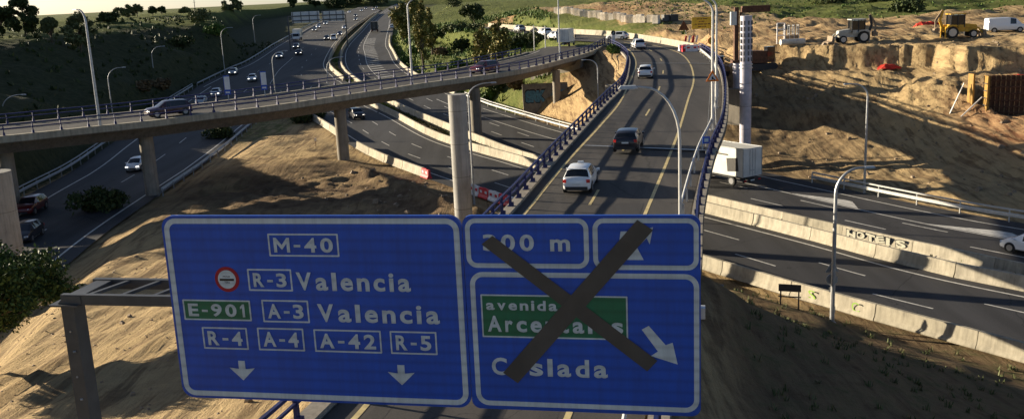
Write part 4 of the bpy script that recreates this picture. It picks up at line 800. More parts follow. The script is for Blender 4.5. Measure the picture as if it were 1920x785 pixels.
# ------------------------------------------------------------------ vehicles
def wheel(parent, x, y, r, w_=.2, side=1):
    o = MB().tube([(x, y-w_/2, r), (x, y+w_/2, r)], r, 22).build('wheel', 'rubber', parent, True)
    m = MB(); ye = y+side*(w_/2); m.tube([(x, ye-.01*side, r), (x, ye+.012*side, r)], r*.66, 16); m.build('rim', 'rim', o); return o
def car(label, cat, kind='hatch', L=4.3, W=1.78, H=1.48, paint='car_white', lights='off', name='parked_car', extras=None, group=None):
    t = thing(name, label, cat, group=group)
    h = L/2; wb = W/2
    # stations: x, zbottom, zbelt, ztop, body half width, top half width
    if kind == 'hatch':
        S = [(-h, .38, .72, .78, wb*.80, wb*.74), (-h+.06, .24, .86, .92, wb*.9, wb*.84), (-h+.16, .2, .98, 1.02, wb*.95, wb*.86), (-h+.2, .2, .99, 1.04, wb*.96, wb*.85), (-h+.62, .2, .99, H-.1, wb*.99, wb*.70), (-h+.8, .2, .98, H-.03, wb, wb*.70), (-h+1.15, .2, .97, H, wb, wb*.71), (-.02, .2, .95, H, wb, wb*.73), (.06, .2, .95, H, wb, wb*.73), (.42, .2, .94, H-.05, wb, wb*.71), (.5, .2, .93, H-.08, wb, wb*.70), (1.28, .2, .92, .98, wb*.99, wb*.80), (1.4, .2, .90, .95, wb*.98, wb*.82), (h-.3, .2, .76, .8, wb*.95, wb*.80), (h-.08, .24, .62, .68, wb*.86, wb*.74), (h, .36, .52, .56, wb*.72, wb*.66)]
        rear = (3, 4); front = (10, 11); side_ = [(4, 5), (5, 6), (6, 7), (8, 9), (9, 10)]; side_ = [(5, 6), (6, 7), (8, 9)]
    elif kind == 'suv':
        S = [(-h, .42, .8, .86, wb*.84, wb*.78), (-h+.05, .28, .96, 1.0, wb*.93, wb*.86), (-h+.12, .25, 1.06, 1.1, wb*.96, wb*.86), (-h+.16, .25, 1.07, 1.12, wb*.97, wb*.85), (-h+.42, .25, 1.07, H-.12, wb, wb*.74), (-h+.6, .25, 1.06, H-.02, wb, wb*.74), (-h+1.25, .25, 1.05, H+.02, wb, wb*.76), (-.1, .25, 1.03, H+.02, wb, wb*.77), (-.02, .25, 1.03, H+.02, wb, wb*.77), (.35, .25, 1.02, H-.02, wb, wb*.76), (.45, .25, 1.02, H-.06, wb, wb*.75), (1.1, .25, 1.0, 1.1, wb, wb*.84), (1.25, .25, .99, 1.05, wb, wb*.86), (h-.25, .25, .88, .95, wb*.97, wb*.86), (h-.05, .3, .74, .8, wb*.9, wb*.8), (h, .42, .6, .66, wb*.8, wb*.74)]
        rear = (3, 4); front = (10, 11); side_ = [(5, 6), (6, 7), (8, 9)]
    elif kind == 'sedan':
        S = [(-h, .4, .75, .8, wb*.82, wb*.76), (-h+.06, .26, .88, .93, wb*.92, wb*.84), (-h+.3, .2, .94, .99, wb*.96, wb*.84), (-h+.55, .2, .95, 1.0, wb*.98, wb*.82), (-h+1.2, .2, .95, H-.06, wb, wb*.68), (-h+1.4, .2, .95, H-.01, wb, wb*.70), (-h+1.7, .2, .95, H, wb, wb*.71), (-.05, .2, .93, H, wb, wb*.72), (.03, .2, .93, H, wb, wb*.72), (.35, .2, .92, H-.04, wb, wb*.71), (.45, .2, .92, H-.07, wb, wb*.69), (1.2, .2, .9, .96, wb*.99, wb*.82), (1.35, .2, .88, .94, wb*.98, wb*.83), (h-.3, .2, .76, .82, wb*.95, wb*.8), (h-.08, .24, .62, .68, wb*.86, wb*.74), (h, .36, .52, .56, wb*.74, wb*.66)]
        rear = (3, 4); front = (10, 11); side_ = [(5, 6), (6, 7), (8, 9)]
    else:  # van
        S = [(-h, .45, 1.1, H-.12, wb*.94, wb*.80), (-h+.04, .3, 1.15, H-.04, wb*.98, wb*.86), (-h+.2, .28, 1.15, H, wb, wb*.88), (-h+1.2, .28, 1.15, H+.02, wb, wb*.88), (-.1, .28, 1.14, H+.02, wb, wb*.88), (.0, .28, 1.14, H+.02, wb, wb*.88), (.3, .28, 1.13, H+.01, wb, wb*.87), (.35, .28, 1.12, H, wb, wb*.87), (1.1, .28, 1.1, H-.12, wb, wb*.82), (1.2, .28, 1.1, H-.18, wb, wb*.80), (1.8, .28, 1.02, 1.2, wb*.99, wb*.86), (1.95, .28, 1.0, 1.1, wb*.98, wb*.86), (h-.15, .28, .85, .95, wb*.94, wb*.84), (h-.03, .34, .7, .78, wb*.88, wb*.8), (h, .45, .6, .66, wb*.82, wb*.74)]
        rear = None; front = (9, 10); side_ = [(7, 8)]
    prof = []
    for x, zb, ze, zt, wb_, wt in S:
        hp = [(0, zb), (wb_*.8, zb), (wb_*.97, zb+.1), (wb_, (zb+ze)/2), (wb_*.975, ze-.08), (wb_*.955, ze), (wt+.01, max(ze+.02, zt-.05)), (wt*.8, zt), (0, zt+.025)]
        prof.append([(x, a, b) for a, b in hp]+[(x, -a, b) for a, b in hp[-2:0:-1]])
    n = len(prof[0]); body = MB(); gl = MB(); gr_ = MB(); sgs = {1: MB(), -1: MB()}
    vs = [p for r_ in prof for p in r_]; bf = []; wf = []; rf_ = []; sf = {1: [], -1: []}
    for i in range(len(S)-1):
        for j in range(n):
            f = (i*n+j, i*n+(j+1) % n, (i+1)*n+(j+1) % n, (i+1)*n+j); jj = j if j < 8 else n-1-j
            if jj == 5 and (i, i+1) in side_: sf[1 if j < 8 else -1].append(f)
            elif jj in (6, 7) and (i, i+1) == front: wf.append(f)
            elif jj in (6, 7) and (i, i+1) == rear: rf_.append(f)
            else: bf.append(f)
    bf += [tuple(range(n)), tuple((len(S)-1)*n+j for j in range(n))]
    body.add(vs, bf); body.build('body', paint, t, True); 
    def pane(fl, nm):
        ids = sorted({i for f in fl for i in f}); mp = {a: b for b, a in enumerate(ids)}
        if fl: MB().add([vs[i] for i in ids], [tuple(mp[i] for i in f) for f in fl]).build(nm, 'glass', t)
    pane(wf, 'windscreen'); pane(rf_, 'rear_window')
    for s in (1, -1):
        a_ = [f for f in sf[s]]; cut = [f for f in a_ if vs[f[0]][0] < -.06 or kind == 'van']; rest = [f for f in a_ if f not in cut]; pane(cut, 'side_window'); pane(rest, 'side_window')
    r = .33 if kind != 'suv' else .36
    xf, xr = h-.85, -h+.78
    for x in (xf, xr):
        for s in (-1, 1):
            MB().tube([(x, s*(wb-.12), r), (x, s*(wb+.004), r)], r+.055, 20).build('wheel_arch', 'plastic_dark', t); wheel(t, x, s*(wb-.085), r, .2, s)
    bz = S[0][2]-.02
    for s in (-1, 1):
        MB().box((-h+.08, s*wb*.80, bz+(.10 if kind != 'van' else -.0)), (.16, .22, .2 if kind != 'van' else .4), rz=-s*.35).build('tail_light', 'lamp_red', t)
        MB().box((h-.14, s*wb*.70, S[-1][2]+.10), (.2, .34, .12), rz=s*.35).build('headlight', 'headlight_on' if lights == 'on' else 'headlight_off', t)
        MB().box((front and S[front[1]][0]-.35, s*(wb+.09), S[front[1]][2]+.06), (.12, .2, .13)).build('side_mirror', paint, t)
    MB().box((-h-.01, 0, .62 if kind != 'suv' else .75), (.03, .5, .11)).build('number_plate', 'plate', t)
    MB().box((-h+.02, 0, .36), (.1, W*.78, .2)).build('bumper', 'plastic_dark', t)
    MB().box((h+.0, 0, .40), (.05, W*.5, .16)).build('grille', 'plastic_dark', t)
    if extras == 'taxi':
        MB().box((.05, 0, H+.09), (.14, .42, .12), taper=.85).build('roof_sign', 'headlight_off', t)
        MB().box((-h+.66, 0, H-.05), (.24, W*.62, .03)).build('spoiler', paint, t)
    return t
def truck(label, L=7.5, Hb=3.6, W=2.45, cab='car_white', box='truck_box', name='box_truck', group=None):
    t = thing(name, label, 'truck', group=group); h = L/2
    m = MB(); m.box((-1.0, 0, (1.0+Hb)/2), (L-2.0, W, Hb-1.0)); m.build('cargo_box', box, t)
    m = MB()
    for z in (1.02, Hb-.01): 
        for y in (-1, 1): m.box((-1.0, y*W/2, z), (L-2.0, .05, .09))
    for y in (-1, 1): m.box((-h-.005, y*W/2, (1+Hb)/2), (.05, .07, Hb-1.0))
    m.box((-h-.005, 0, (1+Hb)/2), (.03, .05, Hb-1.1)); m.build('box_trim', 'steel', t)
    m = MB(); 
    for y in (-.35, .35): m.box((-h-.02, y, (1+Hb)/2), (.03, .04, Hb-1.3))
    m.box((-h-.02, 0, 1.6), (.035, .5, .06)); m.build('door_bar', 'steel', t)
    MB().box((-.4, 0, .72), (L-1.2, .9, .3)).box((-h+.1, 0, .55), (.12, W*.92, .16)).build('chassis', 'plastic_dark', t)
    m = MB(); m.prism([(h-2.0, .55), (h-.08, .55), (h, .9), (h-.05, 1.35), (h-.35, 2.35), (h-.7, 2.5), (h-2.0, 2.5)], -W*.45, W*.45); m.build('cab', cab, t)
    m = MB(); m.prism([(h-.045, 1.38), (h-.34, 2.30), (h-.30, 2.31), (h-.0, 1.39)], -W*.40, W*.40); m.build('windscreen', 'glass', t)
    for s in (-1, 1):
        MB().box((h-.95, s*(W*.45+.005), 1.8), (.8, .02, .7)).build('side_window', 'glass', t)
        MB().box((h-.5, s*(W*.45+.2), 1.9), (.1, .16, .5)).build('side_mirror', 'plastic_dark', t)
        for x in (h-1.1, -h+1.6): wheel(t, x, s*(W/2-.18), .46, .3, s)
        MB().box((-h-.02, s*.95, .62), (.06, .3, .12)).build('tail_light', 'lamp_red', t)
        MB().box((h+.0, s*.85, .75), (.06, .3, .18)).build('headlight', 'headlight_off', t)
    MB().box((-h-.03, 0, .62), (.02, .5, .11)).build('number_plate', 'plate', t)
    return t
def place(o, x, y, z, ang, pitch=0): o.location = (x, y, z+.012); o.rotation_euler = (0, pitch, ang); return o
def tang(P, x, y):
    i = int(np.argmin(np.hypot(P[:, 0]-x, P[:, 1]-y))); a = P[max(i-2, 0)]; b = P[min(i+2, len(P)-1)]; return math.atan2(b[1]-a[1], b[0]-a[0])
rc = cl
p = atz(1094, 362, 0); place(car('white taxi hatchback with a small roof sign driving up the ramp', 'car', 'hatch', 4.5, 1.76, 1.5, 'car_white', name='taxi', extras='taxi'), p[0], p[1]+1.6, zrp(58), tang(rc, p[0], p[1])+.02)
p = atz(1185, 286, .4); place(car('black car driving up the ramp ahead of the white taxi', 'car', 'suv', 4.5, 1.84, 1.5, 'car_black', name='passenger_car'), p[0], p[1]+1.8, zrp(75), tang(rc, p[0], p[1]))
p = atz(1215, 147, 1.55); hatch_w = place(car('white hatchback on the ramp halfway round the bend', 'car', 'hatch', 4.2, 1.8, 1.52, 'car_white', name='passenger_car'), p[0], p[1]+1.8, zrp(p[1]), tang(rc, p[0], p[1]), -.01)
p = atz(1199, 96, 2.2); suv_w = place(car('white tall hatchback on the ramp just before the plastic barriers', 'car', 'suv', 4.3, 1.85, 1.65, 'car_white', name='passenger_car'), p[0], p[1]+1.6, zrp(p[1]), tang(rc, p[0], p[1]), -.01)
p = atz(1158, 76, 2.9); dup(hatch_w, (p[0], p[1], zrp(p[1])+.012), rad(150), 'small white car at the tip of the flyover junction below the cream wall')
place(truck('white box truck on the lower highway behind the ramp railing', 8.6, 3.75, 2.5), 31.2, 94.5, -7, tang(catmull(far_L, 2), 28, 90)+.04)
tr0 = [o for o in bpy.data.objects if o.get('label', '').startswith('white box truck on the lower')][0]
p = atz(1409, 349, -7); 
tt = tang(catmull(far_L, 2), p[0]-6, p[1]+6)+.03; tr0.location = (p[0]+math.cos(tt)*4.2, p[1]+math.sin(tt)*4.2, -6.99); tr0.rotation_euler[2] = tt
m = MB(); q_ = m.box((-2.9, 1.262, 2.1), (1.5, .014, 1.3), ry=.12).build('side_logo', 'trim_dark', tr0)
m = MB(); m.box((-.4, 1.262, 3.0), (3.8, .012, .14)).build('side_logo', 'trim_dark', tr0)
# flyover traffic
def flypos(px_, lat):
    best = None
    for p, z in zip(latoff(fp, lat), fz):
        v = np.array([p[0], p[1], z])-[0, 0, CAMH]; x = 960+FOC*(v@Rv)/(v@Fv)
        if best is None or abs(x-px_) < best[0]: best = (abs(x-px_), p, z)
    return best[1], best[2]
P_, z_ = flypos(330, -3.2); fsuv = car('dark maroon estate car with lit headlights on the flyover near the left edge', 'car', 'suv', 4.6, 1.82, 1.6, 'car_maroon', 'on', name='passenger_car')
place(fsuv, P_[0], P_[1], z_+.03, tang(fp, *P_)+math.pi)
P_, z_ = flypos(917, -3.2); dup(fsuv, (P_[0], P_[1], z_+.03), tang(latoff(fp, -3.2), *P_)+math.pi, 'dark red car on the flyover between the two tall lamp posts', {'car_maroon': 'car_red'})
P_, z_ = flypos(1062, -6.5); tk = dup(tr0, (P_[0], P_[1], z_+.03), tang(latoff(fp, -6.5), *P_), 'small white box truck on the flyover beside the lamp post'); tk.scale = (.72, .82, .82)
for px_, py_, l_, src, sw in ((1021, 68, 'white van at the far end of the ramp bend by the cream wall', suv_w, None), (1041, 72, 'white car with a dark rear window following the white van at the far ramp bend', hatch_w, None), (974, 62, 'silver car farthest along the ramp bend near the trees', hatch_w, {'car_white': 'car_silver'})):
    p = atz(px_, py_, 3.3); dup(src, (p[0], p[1], zrp(p[1])+.012), tang(rr, p[0], p[1]), l_, sw)
# highway traffic: (pixel x, pixel y of tyres, z guess by profile)
def hwpt(px_, py_):
    d = ray(px_, py_)
    for k in range(int(40/.25), int(1400/.25)):
        Y = k*.25
        if CAMH+d[2]/d[1]*Y <= zhw(Y): return d[0]/d[1]*Y, Y, zhw(Y)
    return None
onc = car('white hatchback with lit headlights on the highway between the blue sign boards', 'car', 'hatch', 4.2, 1.78, 1.5, 'car_white', 'on', name='passenger_car')
upc = offs(up_L, up_R, .5); mnc = offs(main_L, main_R, .5); exc_ = offs(ex_L, ex_R, .5); frc = offs(far_L, far_R, .5)
def face(P, x, y, rev=True): return tang(P, x, y)+(math.pi if rev else 0)
x, y, z = hwpt(474, 152); onc.location = (x, y, z+.02); onc.rotation_euler = (0, 0, face(upc, x, y))
lst = [(438, 140, 'silver car farthest left on the highway below the dark hill', 'car_silver', 0), (406, 180, 'white car behind the flyover just left of the blue sign board', 'car_white', 0),
 (525, 109, 'silver car with lit headlights behind the arm of the gore lamp post', 'car_silver', 0), (561, 103, 'dark car with bright headlights alone in the middle lane', 'car_black', 0), (556, 91, 'grey car in the lane beside the pale truck', 'car_grey', 0),
 (613, 75, 'dark car left of the white van in the busy group', 'car_black', 0), (638, 67, 'dark blue car right behind the white van', 'car_blue', 0), (646, 55, 'white car hugging the median behind the busy group', 'car_white', 0),
 (590, 59, 'grey car in the left lane beneath the overhead sign frames', 'car_grey', 0), (597, 53, 'white car in the left lane beneath the overhead sign frames', 'car_white', 0), (611, 47, 'silver car right beneath the overhead sign frames', 'car_silver', 0),
 (667, 32, 'dark car far up the highway right of the sign frames', 'car_black', 0), (667, 39, 'grey car far up the highway close to the median', 'car_grey', 0), (655, 25, 'white car far up the highway near the trees', 'car_white', 0), (640, 24, 'dark far car in the left lane near the trees', 'car_black', 0),
 (700, 20, 'white car near the top of the highway', 'car_white', 0), (706, 16, 'dark car at the top of the highway', 'car_black', 0), (678, 22, 'silver car near the top of the highway', 'car_silver', 0), (686, 18, 'blue car near the top of the highway', 'car_blue', 0)]
for px_, py_, l_, c_, r_ in lst:
    q = hwpt(px_, py_)
    if q is None: continue
    x, y, z = q; dup(onc, (x, y, z+.02), face(upc, x, y), l_, {'car_white': c_} if c_ != 'car_white' else None)
van = car('white panel van parked beside the yellow backhoe on the dirt', 'van', 'van', 4.9, 1.95, 1.95, 'car_white', name='panel_van')
p = atY(1883, 72, 131); van.location = (p[0], p[1], gh(p[0], p[1])+.03); van.rotation_euler = (0, 0, rad(-8))
q = hwpt(626, 76); v2 = dup(van, (q[0], q[1], q[2]+.02), face(upc, q[0], q[1]), 'white van with lit headlights in the middle of the busy group')
q = hwpt(558, 76); dup(tr0, (q[0], q[1], q[2]+.02), face(upc, q[0], q[1]), 'pale truck coming down the left lane below the hill')
q = hwpt(703, 60); dup(tr0, (q[0], q[1], q[2]+.02), face(frc, q[0], q[1], False), 'dark backed box truck driving away on the carriageway with hatched markings', {'truck_box': 'trim_dark', 'car_white': 'car_maroon'})
q = hwpt(735, 54); dup(hatch_w, (q[0], q[1], q[2]+.02), face(frc, q[0], q[1], False), 'white car driving away near the right edge by the tall trees')
q = hwpt(669, 222); d_ = dup(fsuv, (q[0], q[1], q[2]+.02), face(mnc, q[0], q[1]), 'dark car with one lit headlight emerging from under the flyover', {'car_maroon': 'car_black'})
q = hwpt(258, 318); dup(onc, (q[0], q[1], q[2]+.02), face(exc_, q[0], q[1]), 'white car on the shaded exit road behind the round flyover pier')
q = hwpt(60, 398); dup(fsuv, (q[0], q[1], q[2]+.02), face(exc_, q[0], q[1]), 'dark red car on the shaded exit road beside the thick column', {'car_maroon': 'car_red', 'headlight_on': 'headlight_off'})
q = hwpt(52, 448)
if q: dup(onc, (q[0], q[1], q[2]+.02), face(exc_, q[0], q[1]), 'dark car on the shaded exit road mostly hidden by the pine and thick column', {'car_white': 'car_black', 'headlight_on': 'headlight_off'})
q = hwpt(1925, 476); dup(hatch_w, (q[0]+.5, q[1], q[2]+.02), face(frc, q[0], q[1], False), 'white car entering at the right edge of the lower highway')
q = hwpt(378, 196); dup(onc, (q[0], q[1], q[2]+.02), face(exc_, q[0], q[1]), 'pale car half hidden behind the flyover railing', {'car_white': 'car_silver', 'headlight_on': 'headlight_off'})
# ------------------------------------------------------------------ small signs
def boardsign(label, px_, py_, Y, z0, w_, h_, hz, name='road_sign', material='sign_blue', cat='road sign', post='steel_pale', symbol=None):
    x, y, _ = atY(px_, py_, Y); t = thing(name, label, cat, (x, y, z0)); MB().box((0, 0, hz+h_/2), (w_, .05, h_)).build('panel', material, t)
    MB().box((0, -.027, hz+h_*.72), (w_*.86, .006, h_*.38)).build('panel_stripe', 'sign_white', t) if symbol == 'km' else None
    MB().box((0, .06, (hz+h_)/2), (.08, .08, hz+h_)).build('post', post, t); return t
for px_, l_ in ((420, 'left one of two narrow blue and white boards on the flyover railing'), (487, 'right one of two narrow blue and white boards on the flyover railing')):
    P_, z_ = flypos(px_, -fl_W+.1); t = thing('kilometre_board', l_, 'road sign', (P_[0], P_[1], z_+.2)); MB().box((0, 0, 1.75), (.7, .05, 2.2)).build('panel', 'sign_blue', t)
    MB().box((0.03, -.028, 1.98), (.64, .006, 1.5)).build('lettering', 'barrier_white', t); MB().box((0, -.028, .9), (.5, .006, .2)).build('lettering', 'barrier_white', t); MB().box((0, .05, .6), (.1, .06, 1.7)).build('post', 'steel_pale', t)
x, y, _ = atY(1319, 307, 66.5); t = thing('kilometre_sign', 'small square blue sign on the right railing of the ramp', 'road sign', (x+.2, y, zrp(66)+.3)); MB().box((0, 0, .95), (.5, .04, .5)).build('panel', 'sign_blue', t); MB().box((0, -.022, .95), (.3, .006, .26)).build('symbol', 'sign_white', t); MB().box((0, .05, .5), (.05, .05, 1.1)).build('post', 'steel', t)
def triangle(label, px_, py_, Y, s, face_mat, parent_z=None, warn=True):
    x, y, z = atY(px_, py_, Y); g_ = parent_z if parent_z is not None else gh(x, y); t = thing('works_sign', label, 'road sign', (x, y, g_)); zc = z-g_
    hgt = s*.87; MB().prism([(-s/2, zc), (s/2, zc), (0, zc+hgt)], 0, .03).build('border', 'orange' if warn else 'rust', t)
    MB().prism([(-s*.3, zc+s*.13), (s*.3, zc+s*.13), (0, zc+hgt-s*.26)], -.012, -.002).build('face', face_mat, t)
    if warn: MB().box((0, -.02, zc+s*.26), (s*.12, .008, s*.2)).box((.08*s, -.02, zc+s*.18), (s*.22, .008, s*.06), ry=.4).build('symbol', 'sign_black', t)
    MB().bar((-s*.35, .2, 0), (-s*.1, .02, zc+s*.5), .04, .04).bar((s*.35, .2, 0), (s*.1, .02, zc+s*.5), .04, .04).build('leg', 'steel', t); return t
triangle('orange and yellow warning triangle with a worker symbol on the ramp railing', 1336, 153, 75.5, 1.05, 'barrier_white', zrp(75)+.15)
triangle('brown back of a warning triangle standing on the dirt by the cream wall', 1282, 57, 165, 1.9, 'rust', None, False)
x, y, z = atY(1334, 77, 112); t = thing('lamp_disc_sign', 'round orange works sign beside the pair of tall lamp posts', 'road sign', (x, y, zrp(112))); zc = z-zrp(112)
disc(MB(), 0, zc, .42, 0, .03).build('disc', 'orange', t); disc(MB(), 0, zc, .27, -.012, -.002).build('face', 'sign_yellow', t); MB().box((0, .06, zc/2), (.08, .08, zc)).build('post', 'steel', t)
x, y, z = atY(1150, 62, 172); t = thing('lane_divide_sign', 'small dark round sign on a white stand where the flyover joins the ramp', 'road sign', (x, y, zrp(172))); zc = z-zrp(172)
disc(MB(), 0, zc, .42, 0, .03).build('disc', 'sign_black', t); MB().box((0, -.01, zc), (.1, .01, .4), ry=.5).build('symbol', 'sign_white', t); MB().box((0, .0, zc/2-.2), (.55, .3, zc-.35)).build('stand', 'barrier_white', t)
x, y, z = atY(1316, 52, 160); g_ = gh(x, y); t = thing('works_board', 'large yellow works board on legs behind the tall lamp posts', 'road sign', (x, y, g_)); zz = z-g_
MB().box((0, 0, zz+.75), (3.3, .07, 1.9)).build('panel', 'sign_yellow', t)
for k, (s_, wd) in enumerate((('DESVIO', 1.5), ('OBRAS M-40', 1.9), ('PRECAUCION', 2.4))):
    pass
m = MB()
for r_, ws in enumerate(((.5, .3, .7), (.25, .5), (.4, .9, .5, .4), (.6, .25, .3))):
    xx_ = -sum(ws)/2-.1
    for w2 in ws: m.box((xx_+w2/2, -.04, zz+1.4-r_*.42), (w2, .01, .14)); xx_ += w2+.12
m.build('lettering', 'rust', t)
for s in (-1.3, 1.3): MB().box((s, .08, zz*.5), (.12, .1, zz+.3)).build('leg', 'rust', t)
# overhead sign frames seen from behind
for px0, px1, py0, py1, l_ in ((548, 598, 21, 44, 'pale backed overhead sign over the highway, left one beside the hill'), (605, 645, 20, 41, 'pale backed overhead sign over the highway, right one')):
    Y = 285; a = atY(px0, py1, Y); b = atY(px1, py0, Y); w_ = b[0]-a[0]; h_ = (b[2]-a[2]); t = thing('overhead_sign', l_, 'road sign', (a[0], Y, a[2]))
    MB().box((w_/2, 0, h_/2), (w_, .15, h_)).build('panel', 'barrier_white', t); m = MB()
    for z in (h_*.2, h_*.62): m.box((w_/2, -.2, z), (w_*1.02, .2, .3))
    for k in range(4): m.box((w_*(.04+.3*k), -.2, h_/2), (.16, .18, h_*.98))
    m.build('back_frame', 'steel_dark', t)
a = atY(540, 40, 285.8); b = atY(648, 35, 285.8); t = thing('distant_gantry', 'thin steel gantry spanning the highway behind the overhead signs', 'gantry', (a[0], 285.8, zhw(285))); zt = a[2]-zhw(285)+1.2
MB().box(((b[0]-a[0])/2, 0, zt), (b[0]-a[0], .35, .35)).build('beam', 'steel_dark', t)
for x_ in (0, b[0]-a[0]): MB().box((x_, 0, zt/2), (.35, .35, zt)).build('post', 'steel_dark', t)
# wooden frame by the near barrier
x, y, _ = atz(1480, 585, -6.5); g_ = gh(x, y); t = thing('board_stand', 'low dark frame on two legs standing on the dirt before the near barrier', 'sign stand', (x, y, g_), rad(-20))
MB().box((0, 0, 1.15), (1.25, .06, .42)).build('board', 'trim_dark', t); MB().box((0, 0, .62), (1.25, .05, .07)).build('crossbar', 'trim_dark', t)
for s in (-.5, .5): MB().box((s, .02, .55), (.08, .06, 1.3)).build('leg', 'trim_dark', t)
# marker posts
for px_, py_, l_ in ((592, 270, 'short white marker post in the weeds beside the flyover pier'), (857, 357, 'white hooded marker beside the foot of the tall bare column')):
    x, y, _ = atz(px_, py_, -6.3); g_ = gh(x, y); t = thing('marker_post', l_, 'marker', (x, y, g_)); MB().tube([(0, 0, 0), (0, 0, .8)], .05, 8).build('post', 'wood', t); MB().box((0, 0, .95), (.26, .12, .4)).build('plate', 'barrier_white', t)
# ------------------------------------------------------------------ construction site
def backhoe(label, x, y, ang, colour, rear='mud_metal', mirror=1):
    z = gh(x, y)+.02; t = thing('backhoe_loader', label, 'backhoe', (x, y, z), ang)
    MB().prism([(-1.6, .75), (1.9, .75), (2.1, 1.0), (2.05, 1.5), (.6, 1.65), (.5, 1.2), (-1.0, 1.2), (-1.7, 1.25)], -.55, .55).build('chassis', colour, t)
    MB().prism([(.55, 1.2), (2.08, 1.0), (2.0, 1.58), (.6, 1.75)], -.5, .5).build('bonnet', colour, t)
    m = MB(); cw = .78
    for xx_, yy_ in ((-1.15, -cw), (-1.15, cw), (.45, -cw), (.45, cw), (-.35, -cw), (-.35, cw)): m.box((xx_, yy_, 2.1), (.1, .08, 1.6))
    m.build('cab_frame', 'plastic_dark', t)
    MB().box((-.35, 0, 2.2), (1.5, 1.5, 1.2)).build('cab_glass', 'glass', t); MB().box((-.35, 0, 2.92), (1.9, 1.75, .12)).build('cab_roof', colour, t); MB().box((-.35, 0, 1.4), (1.55, 1.5, .5)).build('cab_side', colour, t)
    for s in (-1, 1): wheel(t, -1.0, s*.85, .72, .42, s); wheel(t, 1.55, s*.8, .48, .34, s)
    for s in (-1, 1):
        MB().prism([(-1.85, 1.25), (-1.5, 1.62), (-.6, 1.62), (-.15, 1.3), (-.4, 1.42), (-1.0, 1.5), (-1.6, 1.3)], s*.85-.22, s*.85+.22).build('mudguard', colour, t)
        MB().bar((.5, s*.62, 1.45), (2.2, s*.62, 1.15), .1, .2).bar((2.2, s*.62, 1.15), (2.85, s*.62, .45), .1, .18).build('loader_arm', colour, t)
    MB().prism([(2.75, .1), (3.55, .05), (3.5, .2), (3.05, .35), (2.95, .95), (2.75, .95), (2.7, .4)], -1.1, 1.1).build('loader_bucket', rear, t)
    m = MB(); m.bar((-1.75, 0, .9), (-2.25, 0, 2.2), .22, .3).bar((-2.25, 0, 2.2), (-1.95, 0, 3.4), .2, .28); m.build('rear_boom', colour if colour == 'machine_yellow' else 'plastic_dark', t)
    MB().bar((-1.95, 0, 3.45), (-2.75, 0, 2.2), .18, .24).bar((-2.75, 0, 2.2), (-2.7, 0, 1.3), .16, .2).build('dipper', rear, t)
    MB().prism([(-2.95, .75), (-2.45, .7), (-2.35, 1.25), (-2.6, 1.4), (-2.95, 1.2)], -.35, .35).build('digging_bucket', rear, t)
    for s in (-1, 1): MB().box((-1.75, s*.75, .75), (.14, .14, 1.4)).build('stabiliser', colour, t)
    return t
p = atY(1600, 80, 123.5); backhoe('pale backhoe loader with its front bucket lowered to the left on the dirt ledge', p[0], p[1], rad(178), 'machine_pale')
p = atY(1795, 77, 119.5); backhoe('yellow backhoe loader with folded rear arm beside the parked van', p[0], p[1], rad(-4), 'machine_yellow')
# formwork wall in the pit
g0 = gh(50.5, 98); t = thing('formwork_wall', 'tall ribbed formwork wall with yellow end panel in the pit at right', 'formwork', (50.2, 99.6, -2.5), rad(-20))
MB().box((5.5, .1, 2.1), (11, .15, 4.2)).build('panel', 'rust', t)
m = MB()
for k in range(24): m.box((.3+k*.46, -.06, 2.1), (.09, .14, 4.15))
m.build('upright', 'wood', t)
m = MB()
for z in (.35, .95, 1.6, 2.3, 3.0, 3.7): m.box((5.5, -.19, z), (11, .1, .13))
m.build('waler', 'rust', t)
MB().box((-.12, -.3, 2.1), (.22, 1.1, 4.2), rz=.25).build('end_panel', 'formwork_ochre', t); MB().box((-1.5, .5, 2.2), (.2, .9, 4.3), rz=.5).build('end_panel', 'formwork_ochre', t)
m = MB()
for k in range(5): m.box((-.25, -.3, .4+k*.75), (.1, 1.0, .1), rz=.25)
m.build('end_rib', 'trim_dark', t)
m = MB(); m.bar((-3.6, -.5, 0), (-2.2, .4, 3.4), .1, .1); m.bar((-2.6, -1.6, 0), (-.5, -.4, 2.0), .1, .1); m.build('prop', 'steel_pale', t)
# cages and frames on the ledge
p = atY(1464, 80, 128); t = thing('rebar_frame', 'white ladder frame standing on the ledge left of the pale backhoe', 'scaffold frame', (p[0], p[1], gh(p[0], p[1])))
m = MB()
for x_ in (-.5, .5): m.box((x_, 0, 1.35), (.14, .14, 2.7))
for z in (.1, 1.1, 1.9, 2.7): m.box((0, 0, z), (1, .12, .12))
m.build('frame', 'barrier_white', t)
p = atY(1483, 76, 130); t = thing('pallet_cage', 'grey steel cages stacked on the ledge beside the white ladder frame', 'steel cage', (p[0], p[1], gh(p[0], p[1]))); m = MB()
for k in range(4):
    for z in (.1, 1.2, 2.3): m.box((-.9+k*.6, 0, z), (.1, .9, .08))
    m.box((-.9+k*.6, -.4, 1.2), (.09, .09, 2.4)).box((-.9+k*.6, .4, 1.2), (.09, .09, 2.4))
m.build('bars', 'steel', t); MB().box((0, 0, .55), (1.9, .8, .9)).build('load', 'mud_metal', t)
p = atY(1495, 82, 126); t = MB().tube([(-2.2, 0, .4), (1.0, .2, .4)], .4, 14).build('pipe_length', 'block_cream', None, True, (p[0], p[1], gh(p[0], p[1]))); tag(t, 'thick pale pipe lying on the ledge before the steel cages', 'pipe')
